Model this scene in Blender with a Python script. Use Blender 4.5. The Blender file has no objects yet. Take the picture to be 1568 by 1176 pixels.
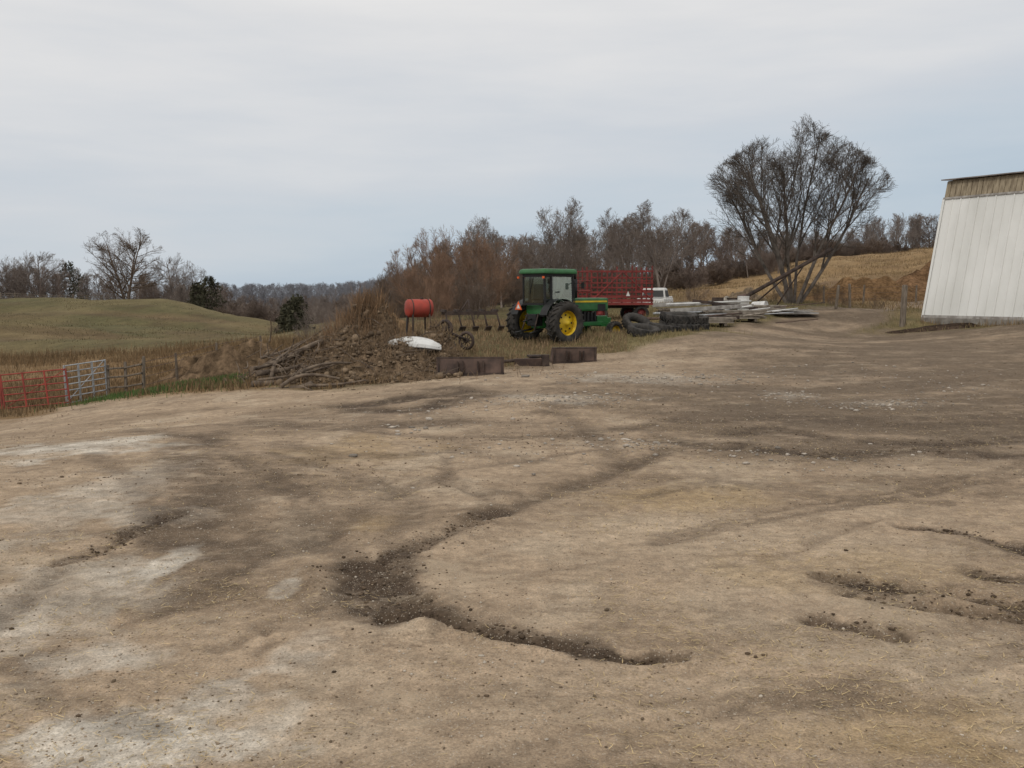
import bpy, math, random, time, numpy as np
from mathutils import Vector, Matrix, Euler
T0=time.time()
random.seed(7); rng=np.random.default_rng(7)
F=1474.0; H=2.3; P=math.radians(5.54); cP,sP=math.cos(P),math.sin(P)
# survey helpers: bearing / elevation read with a transit standing at the origin -> world metres
def W(px,py,d):
    u=(px-784)/F; v=(588-py)/F
    y=cP+v*sP; z=-sP+v*cP; t=d/y
    return (u*t,d,H+z*t)
def G(px,py):
    u=(px-784)/F; v=(588-py)/F
    y=cP+v*sP; z=-sP+v*cP; t=H/-z
    return (u*t,y*t)
scene=bpy.context.scene
scene.view_settings.view_transform='Standard'; scene.view_settings.look='None'; scene.view_settings.exposure=0
# ------------------------------------------------------------ noise
TAB=rng.random((256,256))
def vnoise(x,y):
    xi=np.floor(x).astype(int); yi=np.floor(y).astype(int); fx=x-xi; fy=y-yi
    fx=fx*fx*(3-2*fx); fy=fy*fy*(3-2*fy)
    a=TAB[xi&255,yi&255]; b=TAB[(xi+1)&255,yi&255]; c=TAB[xi&255,(yi+1)&255]; d=TAB[(xi+1)&255,(yi+1)&255]
    return (a*(1-fx)+b*fx)*(1-fy)+(c*(1-fx)+d*fx)*fy
def fbm(x,y,s,o=4,seed=0):
    x=np.asarray(x,float)/s+seed*17.3; y=np.asarray(y,float)/s+seed*9.1
    r=0;a=1;t=0
    for i in range(o):
        r=r+a*(vnoise(x,y)*2-1); t+=a; a*=.55
        x,y=(x*1.62+y*1.18)+5.2,(y*1.62-x*1.18)+1.7
    return r/t*1.6
def sstep(a,b,x):
    t=np.clip((x-a)/(b-a),0,1); return t*t*(3-2*t)
# ------------------------------------------------------------ terrain control
C=[W(*c) for c in [(720,577,26),(850,560,29.5),(860,527,36),(780,527,36),(900,492,46),(1000,512,36),(1045,505,38),(1120,497,42),
 (1200,515,40),(1350,503,44),(1215,470,52),(1413,492,45),(1568,496,41),(1700,505,41),(1480,500,43),
 (1030,470,70),(1120,450,72),(1030,441,110),(1120,425,115),(1200,407,120),(1300,393,120),(1430,380,120),(1600,372,120),(1430,432,75),(1300,440,72),(1390,478,58),
 (784,470,70),(700,482,58),(640,495,48),(560,510,45),(600,450,150),(450,512,78),(560,485,100),
 (0,465,110),(-200,468,110),(90,461,113),(180,458,115),(270,463,112),(350,482,103),(430,503,95),(390,492,99),
 (0,497,80),(150,494,82),(260,502,78),(360,515,74),(0,530,60),(200,524,60),(0,560,45),(150,552,48),(300,548,46),(400,545,45),(0,630,27),(100,622,27),(160,613,28),(-300,660,24),(250,597,27.5),(400,603,24),(550,592,25),
 (0,665,20),(1568,600,21)]]
C+= [(x,y,0) for x,y in [(0,0),(-6,2),(6,2),(-4,8),(0,9),(5,9),(10,8),(0,15),(5,16),(-6,14),(12,14),(0,21),(8,24),(20,10),(-20,5),(0,-20),(-20,-20),(20,-20)]]
C+= [(-60,165,-3.5),(-36,150,-4.5),(-25,120,-4),(-110,180,-1),(-80,250,-5),(0,300,-5),(80,250,4),(60,180,5.5),(110,180,6),(0,200,-2),(-90,60,-1),(70,40,2),(90,90,6),
     (-300,300,-3),(300,300,3),(0,600,-6),(-500,700,-6),(500,700,0),(-900,900,-6),(900,900,0),(0,1000,-8),(-900,0,-2),(900,0,2),(-500,-50,0),(500,-50,0),(-30,470,-4)]
C=np.array(C); NC=len(C); cc=4.0
D2=((C[:,None,:2]-C[None,:,:2])**2).sum(-1)
A=np.zeros((NC+3,NC+3)); A[:NC,:NC]=-np.sqrt(D2+cc*cc)
A[:NC,NC]=1;A[:NC,NC+1:]=C[:,:2];A[NC,:NC]=1;A[NC+1:,:NC]=C[:,:2].T
sol=np.linalg.solve(A,np.concatenate([C[:,2],[0,0,0]]))
def base(x,y):
    r=sol[NC]+sol[NC+1]*x+sol[NC+2]*y
    for i in range(NC):
        r=r-sol[i]*np.sqrt((x-C[i,0])**2+(y-C[i,1])**2+cc*cc)
    return r
BPX=np.array([-3000,-400,0,170,240,400,550,670,800,930,1000,1200,1350,1568,1900,4000],float)
BD =np.array([10,19,23.2,26,25.5,24.5,25.5,27.5,30.5,32.5,34,40,43.5,41.5,34,20],float)
def bearing(x,y): return 784+F*x/np.maximum(y,0.5)
def G2(px,d): return ((px-784)/F*d,d)
def seg_d(x,y,pts,rng_=1.6):
    px=[p[0] for p in pts];py=[p[1] for p in pts]
    r=np.full(np.shape(x),1e3)
    k=(x>min(px)-rng_)&(x<max(px)+rng_)&(y>min(py)-rng_)&(y<max(py)+rng_)
    if not k.any(): return r
    xx=x[k];yy=y[k]; q=np.full(xx.shape,1e3)
    for (ax,ay),(bx,by) in zip(pts[:-1],pts[1:]):
        dx,dy=bx-ax,by-ay; L=dx*dx+dy*dy+1e-9
        t=np.clip(((xx-ax)*dx+(yy-ay)*dy)/L,0,1)
        q=np.minimum(q,np.hypot(xx-ax-t*dx,yy-ay-t*dy))
    r[k]=q; return r
def yardmask(x,y):
    b=bearing(x,y); D=np.interp(b,BPX,BD)
    n=fbm(x,y,2.0,4,3)
    m=sstep(-1.1,1.1,D-y+1.6*n)
    tr=seg_d(x,y,[G2(1190,40),G2(1310,50),G2(1400,60),G2(1500,75)],4)
    return np.maximum(m,sstep(2.6,1.6,tr+.6*n))
RUTS=[([(760,785),(690,815),(610,850),(560,868)],.13,.03,.8),
      ([(540,865),(565,905),(600,942)],.20,.055,1.1),
      ([(600,860),(615,890),(640,925)],.14,.04,.85),
      ([(595,942),(680,955),(780,978),(860,993),(930,1005),(1035,1008)],.07,.06,1.35),
      ([(640,925),(720,950),(800,972),(900,990)],.11,.02,.75),
      ([(1270,885),(1350,898),(1430,905),(1500,918),(1590,935)],.11,.05,1.35),
      ([(1300,905),(1400,925),(1590,948)],.09,.03,.8),
      ([(1250,950),(1310,958),(1370,970)],.11,.04,1.1),
      ([(1390,808),(1480,815),(1590,850)],.12,.03,.9),
      ([(1500,880),(1590,892)],.12,.03,1.0),
      ([(95,865),(150,845),(210,815),(270,790)],.10,.03,.75),
      ([(0,950),(60,900),(95,880)],.12,.02,.5),
      ([(270,830),(300,760),(280,700),(320,660)],.35,.0,.6),
      ([(760,785),(860,750),(960,715),(1020,690)],.18,.02,.7),
      ([(1000,672),(1120,685),(1250,695),(1400,690),(1600,700)],.32,.02,.8),
      ([(545,612),(600,607),(660,600)],.6,.03,1.1),
      ([(555,622),(620,626),(700,612)],.4,.02,.9),
      ([(1050,645),(1200,640),(1400,650),(1600,640)],.6,.0,.5),
      ([(380,640),(520,655),(700,645)],.4,.01,.5),
      ([(640,600),(720,605),(680,590)],.5,.01,.8),
      ([(1340,675),(1430,682),(1560,672)],.25,.02,.8),
      ([(1130,665),(1180,655),(1260,668)],.25,.02,.75),
      ([(680,700),(690,740),(760,770)],.12,.02,.5),
      ([(820,705),(700,690),(520,705),(430,680)],.25,.0,.45),
      ([(0,1010),(120,1080),(240,1110)],.1,.01,.4),
      ([(1060,870),(1200,850),(1330,800)],.08,.01,.35),
      ([(380,1010),(420,975),(400,960)],.05,.02,.6),
      ([(330,990),(420,960),(540,900)],.08,.01,.45),
      ([(840,620),(900,660),(960,715)],.2,.01,.45),
      ([(980,760),(1100,735),(1250,760),(1450,770)],.1,.0,.4),
      ([(480,850),(560,780),(700,720),(900,690)],.12,.01,.45),
      ([(140,700),(200,740),(240,800)],.15,.0,.4),
      ([(1000,830),(1150,800),(1400,760),(1590,720)],.10,.01,.45),
      ([(1020,815),(1170,785),(1420,745),(1590,705)],.08,.01,.4),
      ([(700,1176),(850,1130),(1100,1090),(1400,1060)],.06,.01,.3),
      ([(900,1176),(1000,1110),(1200,1060),(1590,1000)],.07,.01,.35),
      ([(560,660),(700,672),(860,668),(1000,650)],.2,.01,.5),
      ([(420,700),(560,735),(640,770),(600,830)],.14,.01,.45),
      ([(200,640),(330,680),(460,760),(520,850)],.2,.01,.45),
      ([(60,1000),(250,930),(400,860),(520,820)],.12,.01,.4)]
RW=[([G(*p) for p in pts],w,dp,s) for pts,w,dp,s in RUTS]
BL=[ # px,py,rx,ry,kind,strength
 (360,760,110,70,'d',.6),(330,870,80,70,'d',.5),(420,830,70,60,'d',.4),(1250,620,380,45,'d',.7),(1480,575,200,40,'d',.65),(1000,600,220,22,'d',.45),(1500,830,110,35,'d',.4),
 (1450,520,160,14,'d',.9),(520,640,170,30,'d',.4),(150,780,60,50,'d',.2),(870,660,180,25,'d',.35),(1400,740,160,30,'d',.35),(700,960,70,22,'d',.35),(1110,745,30,9,'d',.65),
 (580,890,70,50,'d',.6),(740,600,150,20,'d',.35),(640,640,120,18,'d',.3),(500,760,90,30,'d',.4),(1160,690,200,16,'d',.45),(760,760,60,14,'d',.35),(1530,960,60,30,'d',.55),(1380,1000,90,20,'d',.2),
 (90,680,150,24,'w',1.),(330,1060,130,60,'w',1.),(230,1130,190,50,'w',.95),(440,900,22,24,'w',.95),(262,860,24,26,'w',.9),(100,920,130,65,'w',.65),(140,760,110,45,'w',.5),(180,1000,130,40,'w',.65),
 (1000,580,120,8,'w',.45),(860,612,110,7,'w',.35),(1210,605,40,9,'w',.5),(1340,620,70,7,'w',.35),(720,895,100,40,'l',.6),(1150,840,320,90,'l',.6),(1080,720,120,22,'l',.85),(1400,715,160,14,'l',.5),(240,790,80,16,'w',.4),
 (1000,1080,350,60,'l',.35),(1480,1120,180,60,'s',.5),(560,690,120,22,'s',.5),(570,805,60,16,'s',.55),(1040,765,180,20,'s',.5),(1250,870,260,30,'s',.35),(460,1000,60,40,'w',.5),(1150,1130,300,30,'s',.3)]
def height(x,y):
    x=np.asarray(x,float);y=np.asarray(y,float)
    z=base(x,y); m=yardmask(x,y)
    z=z+m*(.022*fbm(x,y,1.3,4,1)+.008*fbm(x,y,.25,3,6))
    out=1-m
    z=z+out*(.06*fbm(x,y,1.1,4,2)+sstep(30,60,y)*.3*fbm(x,y,9,4,4))
    z=z+out*sstep(50,75,y)*sstep(1020,1150,bearing(x,y))*(.25*fbm(x,y,3.5,3,8))
    z=z+out*sstep(45,60,y)*sstep(125,105,y)*sstep(560,420,bearing(x,y))*.6*fbm(x,y*1.6,16,2,14)
    nr=(y<28)&(y>3)
    if nr.any():
        xn,yn=x[nr],y[nr]; zn=z[nr]; wob=np.clip(1+.8*fbm(xn,yn,.35,3,9),.1,2); jit=.05*fbm(xn,yn,.22,3,12)
        for pts,w,dp,s in RW:
            if dp>0:
                d=seg_d(xn,yn,pts)+jit
                zn=zn-dp*np.exp(-np.minimum((d/w)**2,50))*wob+dp*.5*np.exp(-np.minimum(((d-1.8*w)/(.7*w))**2,50))*wob
        z[nr]=zn
    return z
def Z(x,y): return float(height(np.array([x]),np.array([y]))[0])
def smoothgrid(lo,f0,f1,hi,step,g):
    a=list(np.arange(f0,f1,step)); s=step; v=a[-1]
    while v<hi: s*=1+g; v+=s; a.append(v)
    s=step; v=a[0]; b=[]
    while v>lo: s*=1+g; v-=s; b.append(v)
    return np.array(b[::-1]+a)
gx=smoothgrid(-900,-5.5,6.5,900,.03,.022); gy=smoothgrid(-60,4,11,1000,.032,.018)
X,Y=np.meshgrid(gx,gy,indexing='ij'); nx,ny=X.shape
x=X.ravel(); y=Y.ravel(); z=height(x,y)
V=np.stack([x,y,z],1)
idx=np.arange(nx*ny).reshape(nx,ny)
Q=np.stack([idx[:-1,:-1],idx[1:,:-1],idx[1:,1:],idx[:-1,1:]],-1).reshape(-1,4)
yard=yardmask(x,y)
def c3(r,g,b): return np.array([r,g,b],float)
def mixc(col,c,m): return col*(1-m[:,None])+c*m[:,None]
col=np.tile(c3(.415,.312,.215),(len(x),1))
n1=fbm(x,y,3.0,5,21); n2=fbm(x,y,.8,5,22); n3=fbm(x*.35,y,.9,5,23); n4=fbm(x*.5,y,.35,4,24)
col=mixc(col,c3(.20,.145,.095),np.clip(sstep(.0,.9,n1)*.5+sstep(.05,.8,n3)*.45+sstep(.15,.9,n4)*.35,0,.8))
col=mixc(col,c3(.50,.40,.29),sstep(.1,.8,-n2-.3*n1)*.55)
COLS={'d':c3(.120,.087,.059),'w':c3(.64,.58,.49),'l':c3(.48,.375,.265),'s':c3(.39,.275,.14)}
wn=fbm(x,y,.7,5,31); wn2=fbm(x,y,.18,5,32); wn3=fbm(x,y,.5,4,34)
for px,py,rx,ry,k,s in BL:
    cx,cy=G(px,py); sx=rx*cy/F; sy=abs(G(px,py-ry)[1]-G(px,py+ry)[1])/2
    r=np.hypot((x-cx)/sx,(y-cy)/sy)+.6*wn+.4*wn2
    col=mixc(col,COLS[k],s*sstep(1.2,.6,r)*np.clip(.8+.5*wn2+.3*wn3,0,1))
b=bearing(x,y)
col=mixc(col,c3(.150,.112,.078),np.clip(sstep(860,1250,b)*sstep(11.5,15,y+wn)*.8*(1+.7*n3+.4*n4),0,.9))
for pts,w,dp,s in RW:
    d=seg_d(x,y,pts)+.08*wn2+.07*wn*min(1,w/.12)
    col=mixc(col,c3(.070,.049,.034),np.clip(s*sstep(1.7*w,.5*w,d)*np.clip(.9+.6*wn2+.4*wn3,.1,1.1),0,.95))
track=np.clip(fbm(x*.25+y*.1,y,.5,4,44),0,1)
col=mixc(col,c3(.18,.13,.086),track*.45*(y<30))
g1=fbm(x,y,7,5,51); g2=fbm(x,y,1.4,5,52); g3=fbm(x*.4,y,14,4,53); g4=fbm(x,y,.4,3,54); g5=fbm(x*.5,y,3.5,4,55)
gr=np.tile(c3(.150,.122,.060),(len(x),1))
gr=mixc(gr,c3(.098,.092,.042),sstep(-.3,.7,g1)*.8)
gr=mixc(gr,c3(.205,.145,.078),sstep(.0,.7,g3)*.65)
gr=mixc(gr,c3(.100,.068,.040),sstep(.1,.8,g5)*.5)
gr=mixc(gr,c3(.10,.062,.036),sstep(.1,1.0,g2+.6*g1)*.35)
lit_crest=sstep(100,112,y)*sstep(125,118,y)*sstep(470,400,b); gr=mixc(gr,c3(.18,.15,.078),lit_crest*.6)  # light on the left hilltop painted in as a paler grass band
gr=mixc(gr,c3(.235,.145,.072),sstep(60,46,y)*sstep(620,300,b)*.75)
gr=mixc(gr,c3(.17,.14,.065),sstep(840,900,b)*sstep(55,45,y)*.6)
gr=mixc(gr,c3(.30,.22,.12),sstep(.1,.8,g2)*sstep(840,900,b)*sstep(55,45,y)*.6)
ch=sstep(990,1080,b)*sstep(56,66,y)*sstep(150,140,y)
gr=mixc(gr,c3(.27,.18,.09),ch)
gr=mixc(gr,c3(.16,.10,.052),ch*sstep(.0,.8,g3+.5*g2)*.8)
gr=mixc(gr,c3(.38,.29,.16),ch*sstep(.2,1,-g2)*.5)
gr=mixc(gr,c3(.11,.07,.045),ch*sstep(.0,.6,fbm(x,y*.5,5,3,61)+.5)*sstep(95,75,y)*.7)
cx,cy=G2(262,27.6); gp=sstep(1.1,.4,np.hypot((x-cx)/2.4,(y-cy)/1.5)+.3*g4)
gr=mixc(gr,c3(.07,.13,.03),gp*.8)
gr=gr*(1+.2*g4[:,None])
wood=np.maximum(sstep(128,150,y),sstep(108,122,y)*sstep(420,450,b)*sstep(1000,940,b)); gr=mixc(gr,c3(.11,.08,.055),wood*.85)
col=gr*(1-yard[:,None])+col*yard[:,None]
col=np.clip(col,.01,.8)
print('T ground',time.time()-T0)
# ------------------------------------------------------------ material helpers
def newmat(name):
    m=bpy.data.materials.new(name); m.use_nodes=True; nt=m.node_tree
    return m,nt,nt.nodes,nt.links,nt.nodes['Principled BSDF']
def mk(name,c,c2=None,rough=.8,scale=6,bump=.2,metal=0,detail=6,lo=.35,hi=.65,attr=None,stretch=(1,1,1),spec=.3,bdist=.02):
    m,nt,N,L,B=newmat(name)
    c2=c2 or tuple(v*.6 for v in c)
    tc=N.new('ShaderNodeTexCoord'); mp=N.new('ShaderNodeMapping'); mp.inputs['Scale'].default_value=stretch
    L.new(tc.outputs['Object'],mp.inputs[0])
    no=N.new('ShaderNodeTexNoise'); no.inputs['Scale'].default_value=scale; no.inputs['Detail'].default_value=detail
    L.new(mp.outputs[0],no.inputs['Vector'])
    cr=N.new('ShaderNodeValToRGB'); cr.color_ramp.elements[0].position=lo; cr.color_ramp.elements[1].position=hi
    cr.color_ramp.elements[0].color=(*c2,1); cr.color_ramp.elements[1].color=(*c,1)
    L.new(no.outputs[0],cr.inputs[0]); out=cr.outputs[0]
    if attr:
        at=N.new('ShaderNodeAttribute'); at.attribute_name=attr
        mx=N.new('ShaderNodeMix'); mx.data_type='RGBA'; mx.blend_type='MULTIPLY'; mx.inputs[0].default_value=1
        L.new(out,mx.inputs[6]); L.new(at.outputs['Color'],mx.inputs[7]); out=mx.outputs[2]
    L.new(out,B.inputs['Base Color'])
    B.inputs['Roughness'].default_value=rough; B.inputs['Metallic'].default_value=metal
    B.inputs['Specular IOR Level'].default_value=spec
    if bump:
        n2=N.new('ShaderNodeTexNoise'); n2.inputs['Scale'].default_value=scale*4; n2.inputs['Detail'].default_value=4
        L.new(mp.outputs[0],n2.inputs['Vector'])
        bp=N.new('ShaderNodeBump'); bp.inputs['Strength'].default_value=bump; bp.inputs['Distance'].default_value=bdist
        L.new(n2.outputs[0],bp.inputs['Height']); L.new(bp.outputs[0],B.inputs['Normal'])
    return m
def npmesh(name,V,Fc,mat,colr=None,smooth=False,yardv=None):
    me=bpy.data.meshes.new(name); V=np.asarray(V,np.float32); Fc=np.asarray(Fc,np.int32); k=Fc.shape[1]
    me.vertices.add(len(V)); me.vertices.foreach_set('co',V.ravel())
    me.loops.add(Fc.size); me.loops.foreach_set('vertex_index',Fc.ravel())
    me.polygons.add(len(Fc)); me.polygons.foreach_set('loop_start',np.arange(0,Fc.size,k,dtype=np.int32))
    me.polygons.foreach_set('loop_total',np.full(len(Fc),k,np.int32))
    if smooth: me.polygons.foreach_set('use_smooth',np.ones(len(Fc),bool))
    me.update(calc_edges=True)
    if colr is not None:
        a=me.color_attributes.new('Col','FLOAT_COLOR','POINT')
        a.data.foreach_set('color',np.concatenate([colr,np.ones((len(V),1))],1).astype(np.float32).ravel())
    if yardv is not None:
        a=me.attributes.new('yard','FLOAT','POINT'); a.data.foreach_set('value',yardv.astype(np.float32))
    me.materials.append(mat)
    return me
def obj(name,me,parent=None,loc=None):
    o=bpy.data.objects.new(name,me); scene.collection.objects.link(o)
    if parent: o.parent=parent
    if loc: o.location=loc
    return o
gm,nt,N,L,B=newmat('ground_soil')
tc=N.new('ShaderNodeTexCoord'); at=N.new('ShaderNodeAttribute'); at.attribute_name='Col'
ya=N.new('ShaderNodeAttribute'); ya.attribute_name='yard'
def noise(sc,det=6,r=.6,st=None):
    n=N.new('ShaderNodeTexNoise'); n.inputs['Scale'].default_value=sc; n.inputs['Detail'].default_value=det; n.inputs['Roughness'].default_value=r
    if st:
        mp=N.new('ShaderNodeMapping'); mp.inputs['Scale'].default_value=st; L.new(tc.outputs['Object'],mp.inputs[0]); L.new(mp.outputs[0],n.inputs['Vector'])
    else: L.new(tc.outputs['Object'],n.inputs['Vector'])
    return n
def math_(op,a,b=None,clamp=False):
    n=N.new('ShaderNodeMath'); n.operation=op; n.use_clamp=clamp
    for i,v in enumerate((a,b)):
        if v is None: continue
        if isinstance(v,(int,float)): n.inputs[i].default_value=v
        else: L.new(v,n.inputs[i])
    return n.outputs[0]
def mrange(v,a,b,c,d):
    n=N.new('ShaderNodeMapRange'); L.new(v,n.inputs[0])
    for i,q in enumerate((a,b,c,d)): n.inputs[i+1].default_value=q
    return n.outputs[0]
def mulc(c,f):
    n=N.new('ShaderNodeVectorMath'); n.operation='SCALE'; L.new(c,n.inputs[0]); L.new(f,n.inputs['Scale']); return n.outputs[0]
def mixs(fac,a,b):
    n=N.new('ShaderNodeMix'); n.data_type='RGBA'
    L.new(fac,n.inputs[0]); L.new(a,n.inputs[6])
    if isinstance(b,tuple): n.inputs[7].default_value=b
    else: L.new(b,n.inputs[7])
    return n.outputs[2]
na=noise(8,8,.72); nb=noise(60,5,.8); ncn=noise(2.2,8,.7); nst=noise(3.2,8,.75,(.32,1,1)); nd=noise(1.1,9,.8,(.55,1,1))
f=math_('MULTIPLY',mrange(na.outputs[0],.3,.7,.68,1.32),mrange(nb.outputs[0],.3,.7,.58,1.42))
f=math_('MULTIPLY',f,mrange(ncn.outputs[0],.3,.7,.82,1.18))
c=mulc(at.outputs['Color'],f)
# damp crumbs and scuffed streaks
dm=math_('MULTIPLY',math_('MULTIPLY',mrange(nst.outputs[0],.55,.63,0,1),mrange(na.outputs[0],.40,.55,.3,1)),ya.outputs['Fac'])
c=mixs(math_('MULTIPLY',dm,.42),c,(.14,.10,.067,1))
dm2=math_('MULTIPLY',mrange(nd.outputs[0],.58,.64,0,1),ya.outputs['Fac']); c=mixs(math_('MULTIPLY',dm2,.38),c,(.115,.082,.055,1))
lm=math_('MULTIPLY',mrange(nd.outputs[0],.44,.38,0,1),ya.outputs['Fac']); c=mixs(math_('MULTIPLY',lm,.35),c,(.50,.40,.285,1))
vo=N.new('ShaderNodeTexVoronoi'); vo.inputs['Scale'].default_value=70; L.new(tc.outputs['Object'],vo.inputs['Vector'])
sc_=N.new('ShaderNodeSeparateColor'); L.new(vo.outputs['Color'],sc_.inputs[0])
peb=math_('MULTIPLY',math_('MULTIPLY',math_('GREATER_THAN',sc_.outputs[0],.62),math_('LESS_THAN',vo.outputs['Distance'],.38)),ya.outputs['Fac'])
pc=N.new('ShaderNodeValToRGB'); pc.color_ramp.elements[0].color=(.17,.13,.095,1); pc.color_ramp.elements[1].color=(.66,.58,.47,1); L.new(sc_.outputs[1],pc.inputs[0])
c=mixs(math_('MULTIPLY',peb,.5),c,pc.outputs[0])
L.new(c,B.inputs['Base Color']); B.inputs['Roughness'].default_value=.95; B.inputs['Specular IOR Level'].default_value=.12
hgt=math_('ADD',math_('ADD',math_('MULTIPLY',na.outputs[0],.9),math_('MULTIPLY',nb.outputs[0],.3)),math_('MULTIPLY',peb,.18))
hgt=math_('ADD',hgt,math_('MULTIPLY',nst.outputs[0],1.0))
bp=N.new('ShaderNodeBump'); bp.inputs['Strength'].default_value=.7; bp.inputs['Distance'].default_value=.045; L.new(hgt,bp.inputs['Height']); L.new(bp.outputs[0],B.inputs['Normal'])
obj('ground',npmesh('ground',V,Q,gm,col,True,yard))
# ------------------------------------------------------------ gravel, clods, straw
t=(1+5**.5)/2
ICO=np.array([(-1,t,0),(1,t,0),(-1,-t,0),(1,-t,0),(0,-1,t),(0,1,t),(0,-1,-t),(0,1,-t),(t,0,-1),(t,0,1),(-t,0,-1),(-t,0,1)],float)/1.902
ICF=np.array([(0,11,5),(0,5,1),(0,1,7),(0,7,10),(0,10,11),(1,5,9),(5,11,4),(11,10,2),(10,7,6),(7,1,8),(3,9,4),(3,4,2),(3,2,6),(3,6,8),(3,8,9),(4,9,5),(2,4,11),(6,2,10),(8,6,7),(9,8,1)])
def stones(name,xs,ys,sz,cols,mat,flat=.6,sink=.15):
    n=len(xs); zs=height(xs,ys)
    s=sz[:,None]*rng.uniform(.6,1.25,(n,3)); s[:,2]*=flat
    v=ICO[None]*rng.uniform(.72,1.25,(n,12,1))*s[:,None,:]
    a=rng.uniform(0,6.28,n); ca,sa=np.cos(a)[:,None],np.sin(a)[:,None]
    vx=v[...,0]*ca-v[...,1]*sa; vy=v[...,0]*sa+v[...,1]*ca
    V=np.stack([vx+xs[:,None],vy+ys[:,None],v[...,2]+(zs+s[:,2]*(1-sink)*.6)[:,None]],-1).reshape(-1,3)
    Fc=(ICF[None]+(np.arange(n)*12)[:,None,None]).reshape(-1,3)
    return obj(name,npmesh(name,V,Fc,mat,np.repeat(cols,12,0)))
stone_m=mk('stone',(1,1,1),(.7,.7,.7),rough=.95,scale=40,bump=.3,attr='Col',spec=.15)
def polar(n,y0,y1,pw=1.0,b0=-40,b1=1610):
    d=y0*(y1/y0)**(rng.random(n)**pw); bb=rng.uniform(b0,b1,n); return (bb-784)/F*d,d
xs,ys=polar(18000,4.0,20); keep=(fbm(xs,ys,.9,3,71)+rng.normal(0,.5,len(xs)))>-.1; xs,ys=xs[keep],ys[keep]
tone=rng.random(len(xs))[:,None]
cs=np.where(tone<.15,c3(.18,.135,.09)[None],np.where(tone<.75,c3(.37,.285,.20)[None],c3(.56,.49,.40)[None]))*rng.uniform(.85,1.15,(len(xs),1))
stones('gravel',xs,ys,rng.gamma(1.8,.0015,len(xs))+.002+.0003*ys,cs,stone_m)
X2=[];Y2=[]
for px,py,rx,ry,n in [(1000,580,150,8,300),(860,612,120,8,260),(1210,606,50,8,130),(1340,620,90,6,170),(980,680,60,10,80),(700,625,120,12,90),(1450,600,120,16,100),(1100,575,300,10,250),(640,650,100,14,50),(1200,700,200,20,80),(800,690,250,30,90)]:
    for _ in range(n):
        p=G(px+rng.normal(0,rx*.6),py+rng.normal(0,ry*.6)); X2.append(p[0]);Y2.append(p[1])
X2=np.array(X2);Y2=np.array(Y2); stones('white_gravel',X2,Y2,rng.gamma(1.6,.010,len(X2))+.008,np.tile(c3(.50,.44,.37),(len(X2),1))*rng.uniform(.5,1.2,(len(X2),1)),stone_m,.45)
X3=[];Y3=[];S3=[]
for pts,w,dp,s in RW:
    if s<.75 or dp==0: continue
    for (ax,ay),(bx,by) in zip(pts[:-1],pts[1:]):
        Ls=math.hypot(bx-ax,by-ay)
        for _ in range(int(Ls*(90 if ax**2+ay**2<150 else 25)*s)):
            tt=rng.random(); X3.append(ax+(bx-ax)*tt+rng.normal(0,w*.9));Y3.append(ay+(by-ay)*tt+rng.normal(0,w*.9)); S3.append(abs(rng.normal(0,.008))+.003)
for px,py in [(1145,998),(1157,1003),(1170,1000),(995,1010),(940,1010),(1295,842),(745,1070),(18,960),(512,1025),(120,1090)]:
    p=G(px,py);X3.append(p[0]);Y3.append(p[1]);S3.append(.018)
nrut=len(X3)
xs,ys=polar(7000,11,34); kk=(yardmask(xs,ys)>.6)&(fbm(xs*.5,ys,1.6,4,73)+rng.normal(0,.35,len(xs))>.35); xs,ys=xs[kk],ys[kk]
X3=np.array(X3+list(xs));Y3=np.array(Y3+list(ys));S3=np.array(S3+list(np.abs(rng.normal(0,.006,len(xs)))+.004+.0004*ys))
cl=np.tile(c3(.105,.075,.05),(len(X3),1)); cl[nrut:]=c3(.19,.14,.095)
stones('dirt_clods',X3,Y3,S3,cl*rng.uniform(.7,1.5,(len(X3),1)),stone_m,flat=.55)
straw_m=mk('straw',(1,1,1),(.75,.75,.75),rough=.9,scale=20,bump=0,attr='Col')
def strips(name,x,y,z,dirx,diry,dirz,wd,cols,mat):
    n=len(x); a=rng.uniform(0,6.28,n)
    px=np.cos(a)*wd; py=np.sin(a)*wd
    b0=np.stack([x-px,y-py,z],1); b1=np.stack([x+px,y+py,z],1)
    mx_=np.stack([x+dirx*.55,y+diry*.4,z+dirz*.6],1); w2=np.stack([px*.7,py*.7,0*px],1)
    tp=np.stack([x+dirx,y+diry,z+dirz],1)
    V=np.stack([b0,b1,mx_+w2,mx_-w2,tp],1).reshape(-1,3)
    o=(np.arange(n)*5)[:,None]
    Fc=np.concatenate([o+np.array([[0,1,2]]),o+np.array([[0,2,3]]),o+np.array([[3,2,4]])])
    return obj(name,npmesh(name,V,Fc,mat,np.repeat(cols,5,0)))
xs,ys=polar(42000,4.0,22,.9)
bb=bearing(xs,ys); dens=fbm(xs,ys,1.2,4,81)+.35*(bb>900)+.3*((bb>1200)&(ys<6))+rng.normal(0,.3,len(xs))
keep=dens>.5; xs,ys=xs[keep],ys[keep]; n=len(xs); a=rng.uniform(0,6.28,n); l=rng.uniform(.02,.09,n)
strips('straw_litter',xs,ys,height(xs,ys)+.006,np.cos(a)*l,np.sin(a)*l,rng.uniform(.0,.014,n),.0020+.00016*ys,np.tile(c3(.62,.47,.25),(n,1))*rng.uniform(.6,1.25,(n,1)),straw_m)
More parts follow.
